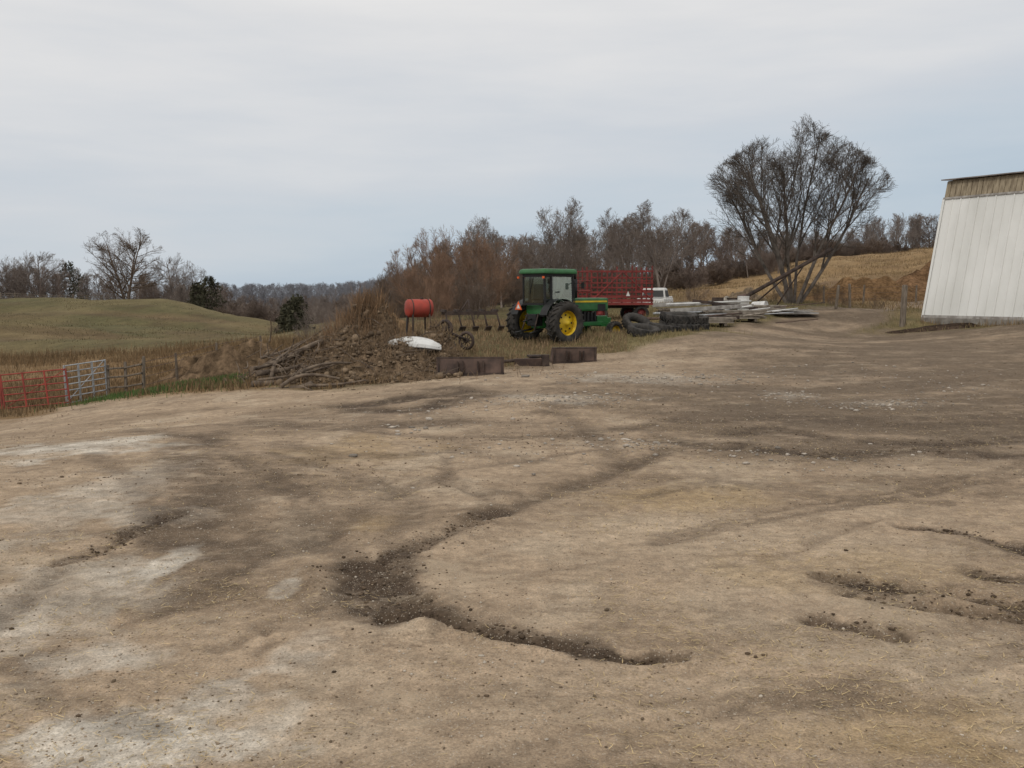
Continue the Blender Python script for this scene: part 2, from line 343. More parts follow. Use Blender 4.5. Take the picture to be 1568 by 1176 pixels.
# ------------------------------------------------------------ grass
def grass(name,xs,ys,h,wd,cols,lean=.5):
    n=len(xs); a=rng.uniform(0,6.28,n); l=h*lean*rng.random(n)
    return strips(name,xs,ys,height(xs,ys)-.02,np.cos(a)*l,np.sin(a)*l,h,wd,cols,straw_m)
def gcol(n,a,b): 
    t=rng.random((n,1)); return (np.array(a)*(1-t)+np.array(b)*t)*rng.uniform(.7,1.2,(n,1))
def region(n,b0,b1,d0,d1):
    bb=rng.uniform(b0,b1,n); d=rng.uniform(d0,d1,n); return (bb-784)/F*d,d
xs,ys=region(60000,840,1600,31,62); k=(yardmask(xs,ys)+rng.normal(0,.15,len(xs))<.45)&(fbm(xs,ys,2.2,3,91)+rng.normal(0,.4,len(xs))>-.25); xs,ys=xs[k],ys[k]
hh=rng.uniform(.06,.22,len(xs))*(1+1.2*sstep(.2,.9,fbm(xs,ys,3,3,92)))
grass('dry_grass',xs,ys,hh,.010,gcol(len(xs),(.36,.27,.145),(.16,.145,.06)))
xs,ys=region(24000,560,960,26.5,48); k=yardmask(xs,ys)<.5; xs,ys=xs[k],ys[k]
grass('dry_grass',xs,ys,rng.uniform(.06,.22,len(xs))*(1+1.3*sstep(.1,.7,fbm(xs,ys,1.5,3,97))),.011,gcol(len(xs),(.36,.25,.14),(.17,.12,.07)))
xs,ys=region(60000,-60,620,24,52); k=(yardmask(xs,ys)<.45)&(fbm(xs,ys,3,3,93)+rng.normal(0,.4,len(xs))>-.2)
xs,ys=xs[k],ys[k]
hh=rng.uniform(.1,.3,len(xs))+.45*rng.random(len(xs))*sstep(28.5,31,ys)*sstep(.0,.6,fbm(xs,ys,4,3,94)+.3)
grass('dry_grass',xs,ys,hh,.011,gcol(len(xs),(.30,.195,.10),(.14,.10,.055)))
cx,cy=G2(262,27.4); n=9000; xs=cx+rng.normal(0,1.15,n); ys=cy+rng.normal(0,.9,n)
grass('green_grass',xs,ys,rng.uniform(.05,.2,n),.010,gcol(n,(.06,.13,.03),(.14,.18,.06)))
xs,ys=region(30000,-60,480,50,118); k=fbm(xs,ys,5,4,95)+rng.normal(0,.25,len(xs))>.3; xs,ys=xs[k],ys[k]
grass('pasture_grass',xs,ys,rng.uniform(.04,.16,len(xs)),.02,gcol(len(xs),(.19,.145,.075),(.10,.085,.042)))
xs,ys=region(55000,1000,1600,58,124); k=fbm(xs,ys,4,4,96)+rng.normal(0,.3,len(xs))>.05; xs,ys=xs[k],ys[k]
grass('hillside_grass',xs,ys,rng.uniform(.08,.30,len(xs)),.022,gcol(len(xs),(.36,.26,.135),(.19,.125,.065)))
print('T scatter',time.time()-T0)
# ------------------------------------------------------------ trees
def nrm(a):
    l=math.sqrt(a[0]*a[0]+a[1]*a[1]+a[2]*a[2])+1e-9; return (a[0]/l,a[1]/l,a[2]/l)
def perp(d):
    if abs(d[2])<.9: u=nrm((d[1],-d[0],0.))
    else: u=nrm((0.,d[2],-d[1]))
    return u,(d[1]*u[2]-d[2]*u[1],d[2]*u[0]-d[0]*u[2],d[0]*u[1]-d[1]*u[0])
def gen_tree(seed,Ht,cfg):
    # grown inside a 10 m crown envelope (centre ez, radii er / eh), then scaled to height
    R=random.Random(seed); groups={}; er,eh,ez=cfg['env']; g=R.gauss
    lob=[(R.uniform(0,6.28),R.uniform(.04,.12),k) for k in (2,3,5)]
    NS=[7,5,4,3,2,2]; SD=[7,5,4,3,3,3]
    def inside(p):
        az=math.atan2(p[1],p[0]); m=1+sum(a*math.sin(k*az+ph+p[2]*.5) for ph,a,k in lob)
        return ((p[0]*p[0]+p[1]*p[1])/(er*er*m*m)+((p[2]-ez)/(eh*m))**2)<1 or (p[2]<ez and p[0]*p[0]+p[1]*p[1]<(er*m)**2)
    def grow(p,d,Lb,r,lev):
        ns=NS[lev]; pts=[p];rad=[r]; dirs=[d]; dd=d
        rend=max(cfg['rmin'],r*(.3 if lev<3 else .6)); wan=cfg['wan']; tr=cfg['trop'][lev]; st=Lb/ns
        for i in range(ns):
            dd=nrm((dd[0]+g(0,wan),dd[1]+g(0,wan),dd[2]+g(0,wan*.7)+tr))
            q=(p[0]+dd[0]*st,p[1]+dd[1]*st,p[2]+dd[2]*st)
            if not inside(q) and not (lev>=3 and R.random()<.4): break
            p=q; pts.append(p); dirs.append(dd); rad.append(r+(rend-r)*(i+1)/ns)
        m=len(pts)
        if m<2: return
        groups.setdefault((m,SD[lev]),[]).append((pts,rad))
        if lev>=cfg['lev']: return
        nc=cfg['n'][lev]; t0=cfg['t0'][lev]; an0,an1=cfg['ang'][lev]; k=m-1
        for j in range(nc):
            t=min(t0+(1-t0)*(j+R.random())/nc,.99)
            s=t*k; i=int(s); f=s-i; a=pts[i];b_=pts[i+1]; q=(a[0]+(b_[0]-a[0])*f,a[1]+(b_[1]-a[1])*f,a[2]+(b_[2]-a[2])*f); bd=dirs[i+1]
            u,w=perp(bd); az=R.random()*6.283; an=math.radians(R.uniform(an0,an1)); ca,sa=math.cos(an),math.sin(an); cz,sz=math.cos(az)*sa,math.sin(az)*sa
            nd=(bd[0]*ca+u[0]*cz+w[0]*sz,bd[1]*ca+u[1]*cz+w[1]*sz,bd[2]*ca+u[2]*cz+w[2]*sz)
            if nd[2]<-.2: nd=nrm((nd[0],nd[1],nd[2]*.2))
            grow(q,nd,Lb*cfg['rat'][lev]*R.uniform(.7,1.15)*(1.15-.5*t),max(cfg['rmin'],rad[i]*R.uniform(.42,.62)),lev+1)
    for si in range(cfg['stems']):
        az=2.4*si+R.random()*.5; lo_,hi_=cfg['stang']; an=math.radians(lo_+(hi_-lo_)*((si+.5)/cfg['stems'])**.8+R.uniform(-2,2))
        d=(math.cos(az)*math.sin(an),math.sin(az)*math.sin(an),math.cos(an))
        grow((math.cos(az)*cfg['sr'],math.sin(az)*cfg['sr'],-.3),d,cfg['L0']*R.uniform(.85,1.1),cfg['r0']*R.uniform(.7,1.1),0)
    VV=[];FF=[];o=0
    for (m,n),lst in groups.items():
        Pp=np.array([a for a,_ in lst]); Rr=np.array([b_ for _,b_ in lst]); B_=len(lst)
        Tn=np.gradient(Pp,axis=1); Tn/=np.linalg.norm(Tn,axis=2,keepdims=True)+1e-9
        ref=np.where(np.abs(Tn[:,:1,2:3])<.9,np.array([0,0,1.]),np.array([1.,0,0])); ref=np.broadcast_to(ref,Tn.shape)
        u=np.cross(Tn,ref); u/=np.linalg.norm(u,axis=2,keepdims=True)+1e-9; w=np.cross(Tn,u)
        a=2*np.pi*np.arange(n)/n
        ring=Pp[:,:,None,:]+(u[:,:,None,:]*np.cos(a)[None,None,:,None]+w[:,:,None,:]*np.sin(a)[None,None,:,None])*Rr[:,:,None,None]
        VV.append(ring.reshape(-1,3))
        I=(np.arange(B_)*m*n)[:,None,None]+(np.arange(m-1)*n)[None,:,None]; k=np.arange(n)[None,None,:]; k2=(k+1)%n
        FF.append(np.stack([I+k,I+k2,I+n+k2,I+n+k],-1).reshape(-1,4)+o); o+=B_*m*n
    V=np.concatenate(VV); s=Ht/np.percentile(V[:,2],99.8); wx=cfg.get('wx',1)
    return V*np.array([s*wx,s*wx,s]),np.concatenate(FF)
BIG=dict(lev=4,n=[11,8,7,5],rat=[.50,.52,.5,.55],t0=[.28,.15,.12,.1],ang=[(22,46),(25,52),(25,55),(25,55)],trop=[.03,.10,.09,.07,.04],wan=.065,rmin=.0060,stems=7,stang=(2,42),sr=.16,L0=9.4,r0=.125,env=(5.9,5.1,4.9))
MED=dict(BIG,stems=3,stang=(3,22),sr=.12,n=[12,8,6,4],r0=.12,rmin=.009,env=(4.2,5.2,5.0))
RND=dict(BIG,stems=3,stang=(4,24),sr=.1,n=[16,8,5,4],t0=[.12,.15,.15,.1],rat=[.60,.5,.5,.5],ang=[(40,78),(30,55),(25,55),(25,55)],trop=[.05,.05,.07,.05,.03],r0=.2,rmin=.0085,L0=8.8,env=(5.7,5.4,4.5))
SHR=dict(BIG,lev=3,stems=13,stang=(4,44),sr=.5,L0=9,r0=.05,n=[12,7,6],t0=[.12,.1,.1],rmin=.009,rat=[.38,.5,.5],wan=.10,env=(5.2,6,4))
WOOD=dict(BIG,lev=3,stems=1,stang=(0,6),sr=0,n=[20,8,6],t0=[.25,.15,.1],rat=[.38,.5,.5],ang=[(25,58),(28,55),(25,55)],r0=.14,rmin=.014,wan=.07,L0=10,env=(3.4,5.4,4.8))
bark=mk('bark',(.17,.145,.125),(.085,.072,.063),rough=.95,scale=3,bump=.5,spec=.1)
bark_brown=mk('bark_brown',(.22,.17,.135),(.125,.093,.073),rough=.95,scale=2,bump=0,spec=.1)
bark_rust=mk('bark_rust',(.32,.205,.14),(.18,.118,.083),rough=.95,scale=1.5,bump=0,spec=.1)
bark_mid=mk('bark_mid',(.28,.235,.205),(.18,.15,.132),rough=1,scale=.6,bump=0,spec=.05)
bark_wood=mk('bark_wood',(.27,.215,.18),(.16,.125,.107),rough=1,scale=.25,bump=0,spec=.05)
bark_far_haze=mk('bark_far_haze',(.30,.30,.32),(.22,.22,.24),rough=1,scale=.3,bump=0,spec=.0)  # blue-grey aerial haze painted into the bark colour of the farthest trees
def tree(name,seed,px,d,toppy,cfg,mat,wx=1.0,rot=0):
    x0=(px-784)/F*d; zb=Z(x0,d); Ht=W(px,toppy,d)[2]-zb
    V,Fc=gen_tree(seed,Ht,dict(cfg,wx=wx)); me=npmesh(name,V,Fc,mat,None,True)
    o=obj(name,me); o.location=(x0,d,zb); o.rotation_euler=(0,0,rot); return o
tree('bare_tree',4,1213,52,194,BIG,bark,1.0,.4)
tree('bare_tree',5,848,60,303,MED,bark_mid,.98,1)
tree('bare_tree',8,1010,84,306,MED,bark_mid,1.15,2)
tree('bare_tree',9,955,88,320,MED,bark_mid,1.0,.3)
tree('bare_tree',12,197,116,350,RND,bark_brown,1.08,.3)
tree('bare_tree',15,62,150,386,RND,bark_mid,.9,1.3)
tree('bare_tree',17,20,152,393,RND,bark_mid,.8,2.3)
tree('bare_tree',16,275,150,390,RND,bark_mid,.8,1.3)
tree('bare_tree',18,732,72,333,MED,bark_mid,.9,.5)
for i,(px,d,tp,wx) in enumerate([(648,56,378,.9),(695,60,348,.9),(750,58,360,.9),(672,50,420,.9),(725,52,405,1.),(790,64,375,.9),(905,66,385,1.),(960,66,400,1.),(620,70,400,.9)]):
    tree('rust_shrub',30+i,px,d,tp,SHR,bark_rust if i in(0,1,2,3) else bark_brown,wx,i)
for i,(px,d,tp,wx) in enumerate([(505,44,440,.85),(535,42,457,.9),(475,48,463,.9),(560,46,470,1.0),(1290,56,442,1.1),(1340,57,448,1.2),(1060,70,430,1.2),(1150,62,440,1.0),(1185,54,432,.7),(1250,55,428,.6),(420,60,488,1.0),(1270,51,452,.7),(1170,50,455,.7)]):
    tree('bare_shrub',50+i,px,d,tp,dict(SHR,stems=9,n=[10,6,5],rmin=.007,r0=.035),bark_mid if i<4 else bark_brown,wx,i)
TPX=[-100,0,60,120,200,300,350,450,520,580,620,660,720,760,860,940,1000,1060,1150,1200,1300,1350,1440,1700]
TPY=[395,398,400,405,412,418,432,432,430,425,408,372,350,352,352,338,342,332,345,350,345,322,324,325]
root=bpy.data.objects.new('distant_tree_line',None); scene.collection.objects.link(root)
tmpl=[];tf=[];sh=[]
for s in range(5):
    Vt,Ft=gen_tree(100+s,10,dict(WOOD,wx=.95)); tmpl.append(npmesh('wood_tree',Vt,Ft,bark_wood if s%2 else bark_mid,None,False)); tf.append(npmesh('wood_tree_far',Vt,Ft,bark_far_haze,None,False))
for s in range(2):
    Vt,Ft=gen_tree(120+s,5,dict(SHR,rmin=.022,wx=1.2)); sh.append(npmesh('wood_shrub',Vt,Ft,bark_wood if s else bark_brown,None,False))
k=0
def inst(me,px,d,hgt,ref,wx=1):
    global k
    x0=(px-784)/F*d; o=obj('wood_%d'%k,me,root); s=hgt/ref; k+=1
    o.location=(x0,d,Z(x0,d)-.2); o.scale=(s*wx,s*wx,s); o.rotation_euler=(0,0,random.random()*6.28)
def seg(n,a,b): return [a+(b-a)*(i+random.random())/n for i in range(n)]
def wrow(n,a,b,lo,hi,off,sg,ms,wx=1.1):
    for px in seg(n,a,b):
        d=random.uniform(lo,hi); top=np.interp(px,TPX,TPY)+off+abs(random.gauss(0,sg))
        x0=(px-784)/F*d; h=max(2,W(px,top,d)[2]-Z(x0,d)); inst(random.choice(ms),px,d,h,10,random.uniform(.85,1.2)*wx)
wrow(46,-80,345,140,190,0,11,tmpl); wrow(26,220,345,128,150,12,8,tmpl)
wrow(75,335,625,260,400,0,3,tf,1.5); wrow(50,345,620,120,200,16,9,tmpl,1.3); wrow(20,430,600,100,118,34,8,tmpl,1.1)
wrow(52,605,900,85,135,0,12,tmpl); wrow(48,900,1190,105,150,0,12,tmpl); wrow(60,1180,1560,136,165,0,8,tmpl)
for n,a,b_,lo,hi in ((50,-80,345,132,160),(60,345,620,104,190),(55,600,1190,86,120),(40,1180,1560,134,145)):
    for px in seg(n,a,b_): inst(random.choice(sh),px,random.uniform(lo,hi),random.uniform(1.8,3.6),5,1.2)
cedar_m=mk('cedar_foliage',(.085,.080,.050),(.045,.045,.030),rough=.9,scale=2,bump=0,spec=.1)
def cedar(px,d,toppy,wd,seed):
    r=np.random.default_rng(seed); x0=(px-784)/F*d; zb=Z(x0,d); Ht=W(px,toppy,d)[2]-zb
    n=2000; t=r.random(n)**.9; a=r.uniform(0,6.28,n); rad=wd*np.clip(1.15-t,0,1)**.6*(.35+.65*np.sqrt(r.random(n)))*(1+.3*np.sin(t*17+a*2)); 
    x=np.cos(a)*rad*(1+.25*np.sin(3*a)); y=np.sin(a)*rad; z=.03*Ht+t*Ht*.95+r.normal(0,.15,n)
    v=np.stack([x,y,z],1)[:,None,:]+r.normal(0,.12,(n,3,3))
    e=bpy.data.objects.new('cedar_tree',None); scene.collection.objects.link(e); e.location=(x0,d,zb)
    obj('foliage',npmesh('foliage',v.reshape(-1,3),np.arange(3*n).reshape(-1,3),cedar_m),e)
    Vt,Ft=gen_tree(seed,Ht*.9,dict(WOOD,lev=1,n=[14],r0=.12)); obj('trunk',npmesh('trunk',Vt,Ft,bark),e)
cedar(322,126,424,2.0,1); cedar(304,128,434,1.6,2); cedar(110,152,401,2.2,3); cedar(455,88,456,1.3,4); cedar(442,90,468,1.1,5)
print('T trees',time.time()-T0)
# ------------------------------------------------------------ generic builder
import bmesh
class Bd:
    def __init__(s,name,loc,rotz=0,rot=None):
        s.e=bpy.data.objects.new(name,None); scene.collection.objects.link(s.e); s.e.location=loc; s.e.rotation_euler=rot or (0,0,rotz); s.p={}
    def bm(s,part,mat):
        if part not in s.p: s.p[part]=(bmesh.new(),mat)
        return s.p[part][0]
    def box(s,part,mat,c,sz,rot=(0,0,0),bev=0,taper=None):
        b=s.bm(part,mat); r=bmesh.ops.create_cube(b,size=1); vs=r['verts']
        if taper:
            for v in vs:
                if v.co.z>0: v.co.x*=taper[0]; v.co.y*=taper[1]
        M=Matrix.Translation(c)@Euler(rot).to_matrix().to_4x4()@Matrix.Diagonal((*sz,1)); bmesh.ops.transform(b,matrix=M,verts=vs)
        if bev:
            es=list({e for v in vs for e in v.link_edges}); bmesh.ops.bevel(b,geom=es,offset=bev,segments=2,affect='EDGES',profile=.6)
    def cyl(s,part,mat,a,c,r0,r1=None,n=12,cap=True):
        b=s.bm(part,mat); a=Vector(a);c=Vector(c); r1=r0 if r1 is None else r1
        q=(c-a).to_track_quat('Z','Y').to_matrix(); R0=[];R1=[]
        for i in range(n):
            t=6.28319*i/n; v=q@Vector((math.cos(t),math.sin(t),0)); R0.append(b.verts.new(a+v*r0)); R1.append(b.verts.new(c+v*r1))
        for i in range(n): 
            f=b.faces.new((R0[i],R0[(i+1)%n],R1[(i+1)%n],R1[i])); f.smooth=n>8
        if cap: b.faces.new(R0[::-1]); b.faces.new(R1)
    def lathe(s,part,mat,c,axis,prof,n=36,close=False):
        b=s.bm(part,mat); q=Vector(axis).to_track_quat('Z','Y').to_matrix(); rings=[]
        for r,h in prof:
            rings.append([b.verts.new(Vector(c)+q@Vector((r*math.cos(6.28319*i/n),r*math.sin(6.28319*i/n),h))) for i in range(n)])
        m=len(rings)
        for j in range(m if close else m-1):
            A_,B_=rings[j],rings[(j+1)%m]
            for i in range(n):
                f=b.faces.new((A_[i],A_[(i+1)%n],B_[(i+1)%n],B_[i])); f.smooth=True
    def poly(s,part,mat,pts,faces):
        b=s.bm(part,mat); v=[b.verts.new(p) for p in pts]
        for f in faces: b.faces.new([v[i] for i in f])
    def done(s):
        for k,(b,mat) in s.p.items():
            bmesh.ops.recalc_face_normals(b,faces=b.faces); me=bpy.data.meshes.new(k); b.to_mesh(me); b.free(); me.materials.append(mat); obj(k,me,s.e)
        return s.e
green=mk('green_paint',(.025,.14,.036),(.016,.085,.024),rough=.42,scale=3,bump=.05,spec=.5)
yellow=mk('yellow_paint',(.72,.50,.02),(.50,.33,.02),rough=.5,scale=4,bump=.05,spec=.4)
black=mk('black_paint',(.02,.02,.02),(.012,.012,.012),rough=.5,scale=4)
rubber=mk('rubber',(.06,.053,.046),(.022,.021,.02),rough=.9,scale=5,bump=.3)
dirtyrub=mk('dusty_rubber',(.07,.063,.056),(.026,.025,.024),rough=.95,scale=4,bump=.3)
redp=mk('faded_red_paint',(.26,.045,.040),(.14,.032,.028),rough=.75,scale=3,bump=.15)
redgate=mk('red_gate_paint',(.36,.07,.05),(.2,.045,.035),rough=.7,scale=3,bump=.15)
redtank=mk('red_tank_paint',(.40,.06,.04),(.25,.05,.035),rough=.6,scale=3,bump=.08)
rust=mk('rusty_steel',(.15,.10,.080),(.06,.044,.038),rough=.85,scale=2.5,bump=.3)
rustd=mk('dark_rusted_steel',(.085,.06,.048),(.035,.026,.023),rough=.85,scale=5,bump=.3)
galv=mk('galvanised_steel',(.48,.50,.52),(.30,.31,.32),rough=.5,scale=5,bump=.1,metal=.3)
alum=mk('weathered_metal',(.42,.40,.37),(.22,.20,.18),rough=.7,scale=4,bump=.1)
wht=mk('white_paint',(.72,.72,.70),(.58,.57,.54),rough=.6,scale=3,bump=.08)
woodg=mk('weathered_wood',(.23,.19,.15),(.10,.08,.06),rough=.95,scale=3,bump=.6,stretch=(6,6,.8))
lumber=mk('grey_lumber',(.34,.30,.25),(.17,.14,.11),rough=.95,scale=4,bump=.3)
orange=mk('orange_reflector',(.8,.14,.03),(.7,.12,.03),rough=.5)
def glassmat(name,lo,hi):
    gl,nt,N,L,B=newmat(name)
    tr=N.new('ShaderNodeBsdfTransparent'); tr.inputs[0].default_value=(.70,.80,.75,1); gs=N.new('ShaderNodeBsdfGlossy'); gs.inputs['Roughness'].default_value=.06; gs.inputs[0].default_value=(.75,.82,.79,1)
    ms=N.new('ShaderNodeMixShader'); lw=N.new('ShaderNodeLayerWeight'); lw.inputs[0].default_value=.5
    mr=N.new('ShaderNodeMapRange'); mr.inputs[3].default_value=lo; mr.inputs[4].default_value=hi; L.new(lw.outputs['Facing'],mr.inputs[0]); L.new(mr.outputs[0],ms.inputs[0])
    L.new(tr.outputs[0],ms.inputs[1]); L.new(gs.outputs[0],ms.inputs[2]); L.new(ms.outputs[0],N['Material Output'].inputs['Surface']); return gl
gl=glassmat('glass',.22,.62); glc=glassmat('clear_glass',.06,.35)
def tyre(b,part,rim,c,axis,R,w,lugs=24,rimmat=yellow,hub=True,side=1,rubm=rubber):
    h=w/2; ri=R*.58
    b.lathe(part,rubm,c,axis,[(ri,-h*.75),(R*.78,-h),(R*.92,-h*.95),(R*.96,-h*.7),(R*.97,0),(R*.96,h*.7),(R*.92,h*.95),(R*.78,h),(ri,h*.75),(ri*.97,0)],36,True)
    q=Vector(axis).to_track_quat('Z','Y').to_matrix()
    for i in range(lugs):
        for sgn in (-1,1):
            a=6.28319*(i+(.5 if sgn>0 else 0))/lugs
            M=Matrix.Translation(c)@q.to_4x4()@Matrix.Rotation(a,4,'Z')@Matrix.Translation((R*.98,0,sgn*h*.48))@Matrix.Rotation(sgn*.6,4,'X')@Matrix.Diagonal((R*.07,R*.065,h*1.0,1))
            bb=b.bm(part,rubm); r=bmesh.ops.create_cube(bb,size=1); bmesh.ops.transform(bb,matrix=M,verts=r['verts'])
    if hub:
        b.lathe(rim,rimmat,c,axis,[(ri*1.02,-h*.7),(ri*.95,-h*.5),(ri*.9,side*h*.1),(ri*.6,side*h*.05),(ri*.42,side*h*.35),(ri*.2,side*h*.4),(ri*.18,side*h*.75),(.001,side*h*.75)],32)
        b.lathe(rim,rimmat,c,axis,[(ri*.93,-h*.1),(ri*.95,h*.5),(ri*1.03,h*.7)],32)
# ---- tractor
RT=1.12; FT=.88; FX=2.95
th=math.radians(41); ox,oy=(865-784)/F*36-RT*math.sin(th),36+RT*math.cos(th)
T=Bd('farm_tractor',(ox,oy,Z(ox,oy)-.03),th)
for sy in (-1,1):
    tyre(T,'rear_tyres','rear_rims',(0,sy*RT,.80),(0,sy,0),.80,.50,22)
    tyre(T,'front_tyres','front_rims',(FX,sy*FT,.40),(0,sy,0),.40,.27,20)
    for i in range(8):
        a=6.283*i/8; T.cyl('rim_slots',black,(.30*math.cos(a),sy*(RT+.025),.80+.30*math.sin(a)),(.30*math.cos(a),sy*(RT+.045),.80+.30*math.sin(a)),.035,n=8)
    pts=[];n=12
    for i in range(n+1):
        a=math.radians(20+140*i/n); r=.90
        for yy in (.62,1.02): pts.append((r*math.cos(a),sy*yy,.80+r*math.sin(a)))
    T.poly('fenders',black,pts,[(2*i,2*i+1,2*i+3,2*i+2) for i in range(n)])
    T.box('step',black,(1.0,sy*.62,.55),(.35,.22,.04)); T.box('step',black,(1.0,sy*.62,.85),(.35,.22,.04))
    T.box('fuel_tank',green,(1.05,sy*.42,.85),(.6,.28,.45),bev=.04)
    T.cyl('front_spindle',green,(FX,sy*.72,.36),(FX,sy*.6,.75),.06)
    T.cyl('lift_arms',black,(-.35,sy*.3,.55),(-1.15,sy*.42,.42),.035)
    T.box('lights',orange,(-.72,sy*.70,2.50),(.05,.08,.08))
    T.box('hood_stripe',yellow,(2.08,sy*.322,1.58),(2.05,.012,.065))
    for xx in (1.3,1.5,1.7,1.9,2.1,2.3,2.5): T.box('engine_detail',black,(xx,sy*.25,1.0),(.08,.06,.35))
    T.box('side_screen',black,(2.80,sy*.318,1.34),(.45,.012,.28))
    T.cyl('mirror_arm',black,(.95,sy*.66,2.3),(1.05,sy*.95,2.25),.012); T.box('mirror',black,(1.05,sy*1.0,2.2),(.03,.14,.24))
T.cyl('axle',green,(0,-.95,.8),(0,.95,.8),.13,n=16)
T.box('gearbox',green,(.3,0,.85),(1.6,.48,.55),bev=.05); T.box('engine',black,(1.8,0,.88),(1.6,.42,.5),bev=.04); T.box('side_rail',green,(2.0,0,.70),(2.0,.5,.16),bev=.02)
T.box('hood',green,(2.10,0,1.46),(2.2,.64,.52),bev=.07); T.box('grille',black,(3.205,0,1.42),(.03,.5,.40)); T.box('bolster',green,(FX,0,.84),(.6,.46,.34),bev=.03)
T.box('front_weights',green,(3.32,0,.80),(.22,.5,.26),bev=.02); T.box('front_axle',green,(FX,0,.64),(.16,1.3,.12))
T.box('drawbar',black,(-.75,0,.42),(.9,.1,.05)); T.box('hitch',black,(-.5,0,.9),(.35,.5,.45),bev=.03); T.cyl('top_link',black,(-.6,0,.95),(-1.1,0,.85),.03); T.cyl('lift_links',rustd,(-.85,-.35,.5),(-.6,-.3,1.15),.025);T.cyl('lift_links',rustd,(-.85,.35,.5),(-.6,.3,1.15),.025)
T.box('cab_base',green,(.25,0,1.27),(1.35,1.16,.36),bev=.04); T.box('cab_floor',black,(.22,0,1.06),(1.5,1.1,.04))
for xx,yy,tx in ((-.52,-.60,-.04),(-.52,.60,-.04),(.92,-.58,.0),(.92,.58,.0),(-.22,-.61,0),(-.22,.61,0)):
    T.cyl('cab_pillars',black,(xx,yy,1.42),(xx+tx,yy*.96,2.62),.05,n=8)
T.box('window_frames',black,(-.56,0,1.5),(.06,1.16,.09)); T.box('window_frames',black,(-.575,0,2.56),(.06,1.16,.10)); T.box('window_frames',black,(.2,-.59,2.57),(1.45,.05,.09)); T.box('window_frames',black,(.2,.59,2.57),(1.45,.05,.09));T.box('window_frames',black,(.2,-.62,1.48),(1.4,.05,.07))
T.cyl('wiper',black,(-.585,0,2.5),(-.585,.2,1.9),.012,n=6); T.box('door_handle',black,(.1,-.63,1.95),(.14,.03,.05)); T.cyl('grab_rail',black,(.96,-.66,1.5),(.96,-.64,2.3),.018,n=6)
T.poly('side_glass',gl,[(-.18,-.615,1.5),(.90,-.60,1.5),(.90,-.565,2.54),(-.18,-.58,2.54)],[(0,1,2,3)])
T.poly('left_glass',glc,[(-.50,.61,1.5),(.90,.60,1.5),(.90,.57,2.54),(-.54,.575,2.54)],[(0,1,2,3)])
T.poly('rear_glass',glc,[(-.565,-.53,1.54),(-.565,.53,1.54),(-.58,.52,2.54),(-.58,-.52,2.54)],[(0,1,2,3)]); T.poly('windshield',glc,[(.93,-.52,1.5),(.93,.52,1.5),(.93,.52,2.54),(.93,-.52,2.54)],[(0,1,2,3)])
T.box('cab_roof',green,(.18,0,2.73),(1.82,1.46,.19),bev=.075,taper=(.94,.93)); T.box('roof_lining',black,(.18,0,2.63),(1.6,1.3,.03))
T.box('seat',black,(-.1,0,1.62),(.5,.5,.14),bev=.04);T.box('seat',black,(-.33,0,1.95),(.12,.48,.6),bev=.05)
T.cyl('steering_column',black,(.75,0,1.45),(.5,0,1.95),.03); T.lathe('steering_wheel',black,(.5,0,1.95),(-.45,0,.9),[(.2,-.012),(.22,0),(.2,.012),(.185,0)],20,True)
T.cyl('exhaust_stack',black,(1.62,0,1.68),(1.62,0,2.45),.10,n=14); T.cyl('exhaust_stack',black,(1.62,0,2.45),(1.62,0,2.85),.05); T.cyl('air_intake',black,(1.38,.0,1.66),(1.38,.0,2.3),.06); T.cyl('air_intake',black,(1.38,0,2.25),(1.38,0,2.45),.12)
T.poly('smv_triangle',orange,[(-.80,.40,1.28),(-.80,.80,1.28),(-.80,.60,1.62)],[(0,1,2)])
T.poly('white_panel',wht,[(-.81,.50,1.33),(-.81,.70,1.33),(-.81,.60,1.50)],[(0,1,2)])
T.cyl('smv_bracket',black,(-.79,.60,1.3),(-.55,.5,1.3),.02)
T.done()
# ---- wagon: open slatted rack
d=45; x0=(940-784)/F*d; Wg=Bd('stake_side_wagon',(x0,d,Z(x0,d)),math.radians(14))
L2,W2=1.46,1.0
Wg.box('bed',redp,(0,0,.84),(2*L2+.1,2*W2+.1,.10)); Wg.box('chassis',rustd,(0,0,.7),(3.4,.16,.14)); Wg.cyl('tongue',rustd,(-L2,0,.6),(-3.0,0,.4),.05)
for sx in (-1,1):
    Wg.cyl('axles',rustd,(sx*1.0,-.8,.4),(sx*1.0,.8,.4),.05)
    for sy in (-1,1): tyre(Wg,'tyres','rims',(sx*1.0,sy*.85,.38),(0,sy,0),.38,.22,1,redp)
for i in range(7):
    xx=-L2+2*L2*i/6
    for sy in (-1,1): Wg.box('stakes',redp,(xx,sy*W2,1.60+(.09 if i in(4,6) else 0)),(.05,.05,1.55+(.22 if i in(4,6) else 0)))
for j in range(4):
    yy=-W2+2*W2*j/3
    for sx in (-1,1): Wg.box('end_stakes',redp,(sx*L2,yy*.97,1.62+(.15 if j in(1,2) else 0)),(.045,.042,1.5))
for zz,hh in ((.98,.12),(1.17,.10),(1.37,.07),(1.58,.055),(1.80,.05),(2.05,.045),(2.33,.055)):
    for sy in (-1,1): Wg.box('side_slats',redp,(0,sy*(W2+.042),zz+random.uniform(-.01,.01)),(2*L2+.1,.03,hh),rot=(0,random.uniform(-.008,.008),0))
for zz,hh in ((1.0,.10),(1.45,.07),(1.9,.05),(2.33,.055)):
    for sx in (-1,1): Wg.box('end_slats',redp,(sx*(L2+.045),0,zz),(.03,2*W2,hh))
Wg.cyl('brace',redp,(-L2,-W2-.085,1.0),(0,-W2-.085,2.3),.025,n=6); Wg.cyl('brace',redp,(L2,-W2-.085,1.0),(0,-W2-.085,2.3),.025,n=6)
Wg.poly('reflector',wht,[(.15,-W2-.13,1.2),(.35,-W2-.13,1.2),(.25,-W2-.13,1.42)],[(0,1,2)])
Wg.done()
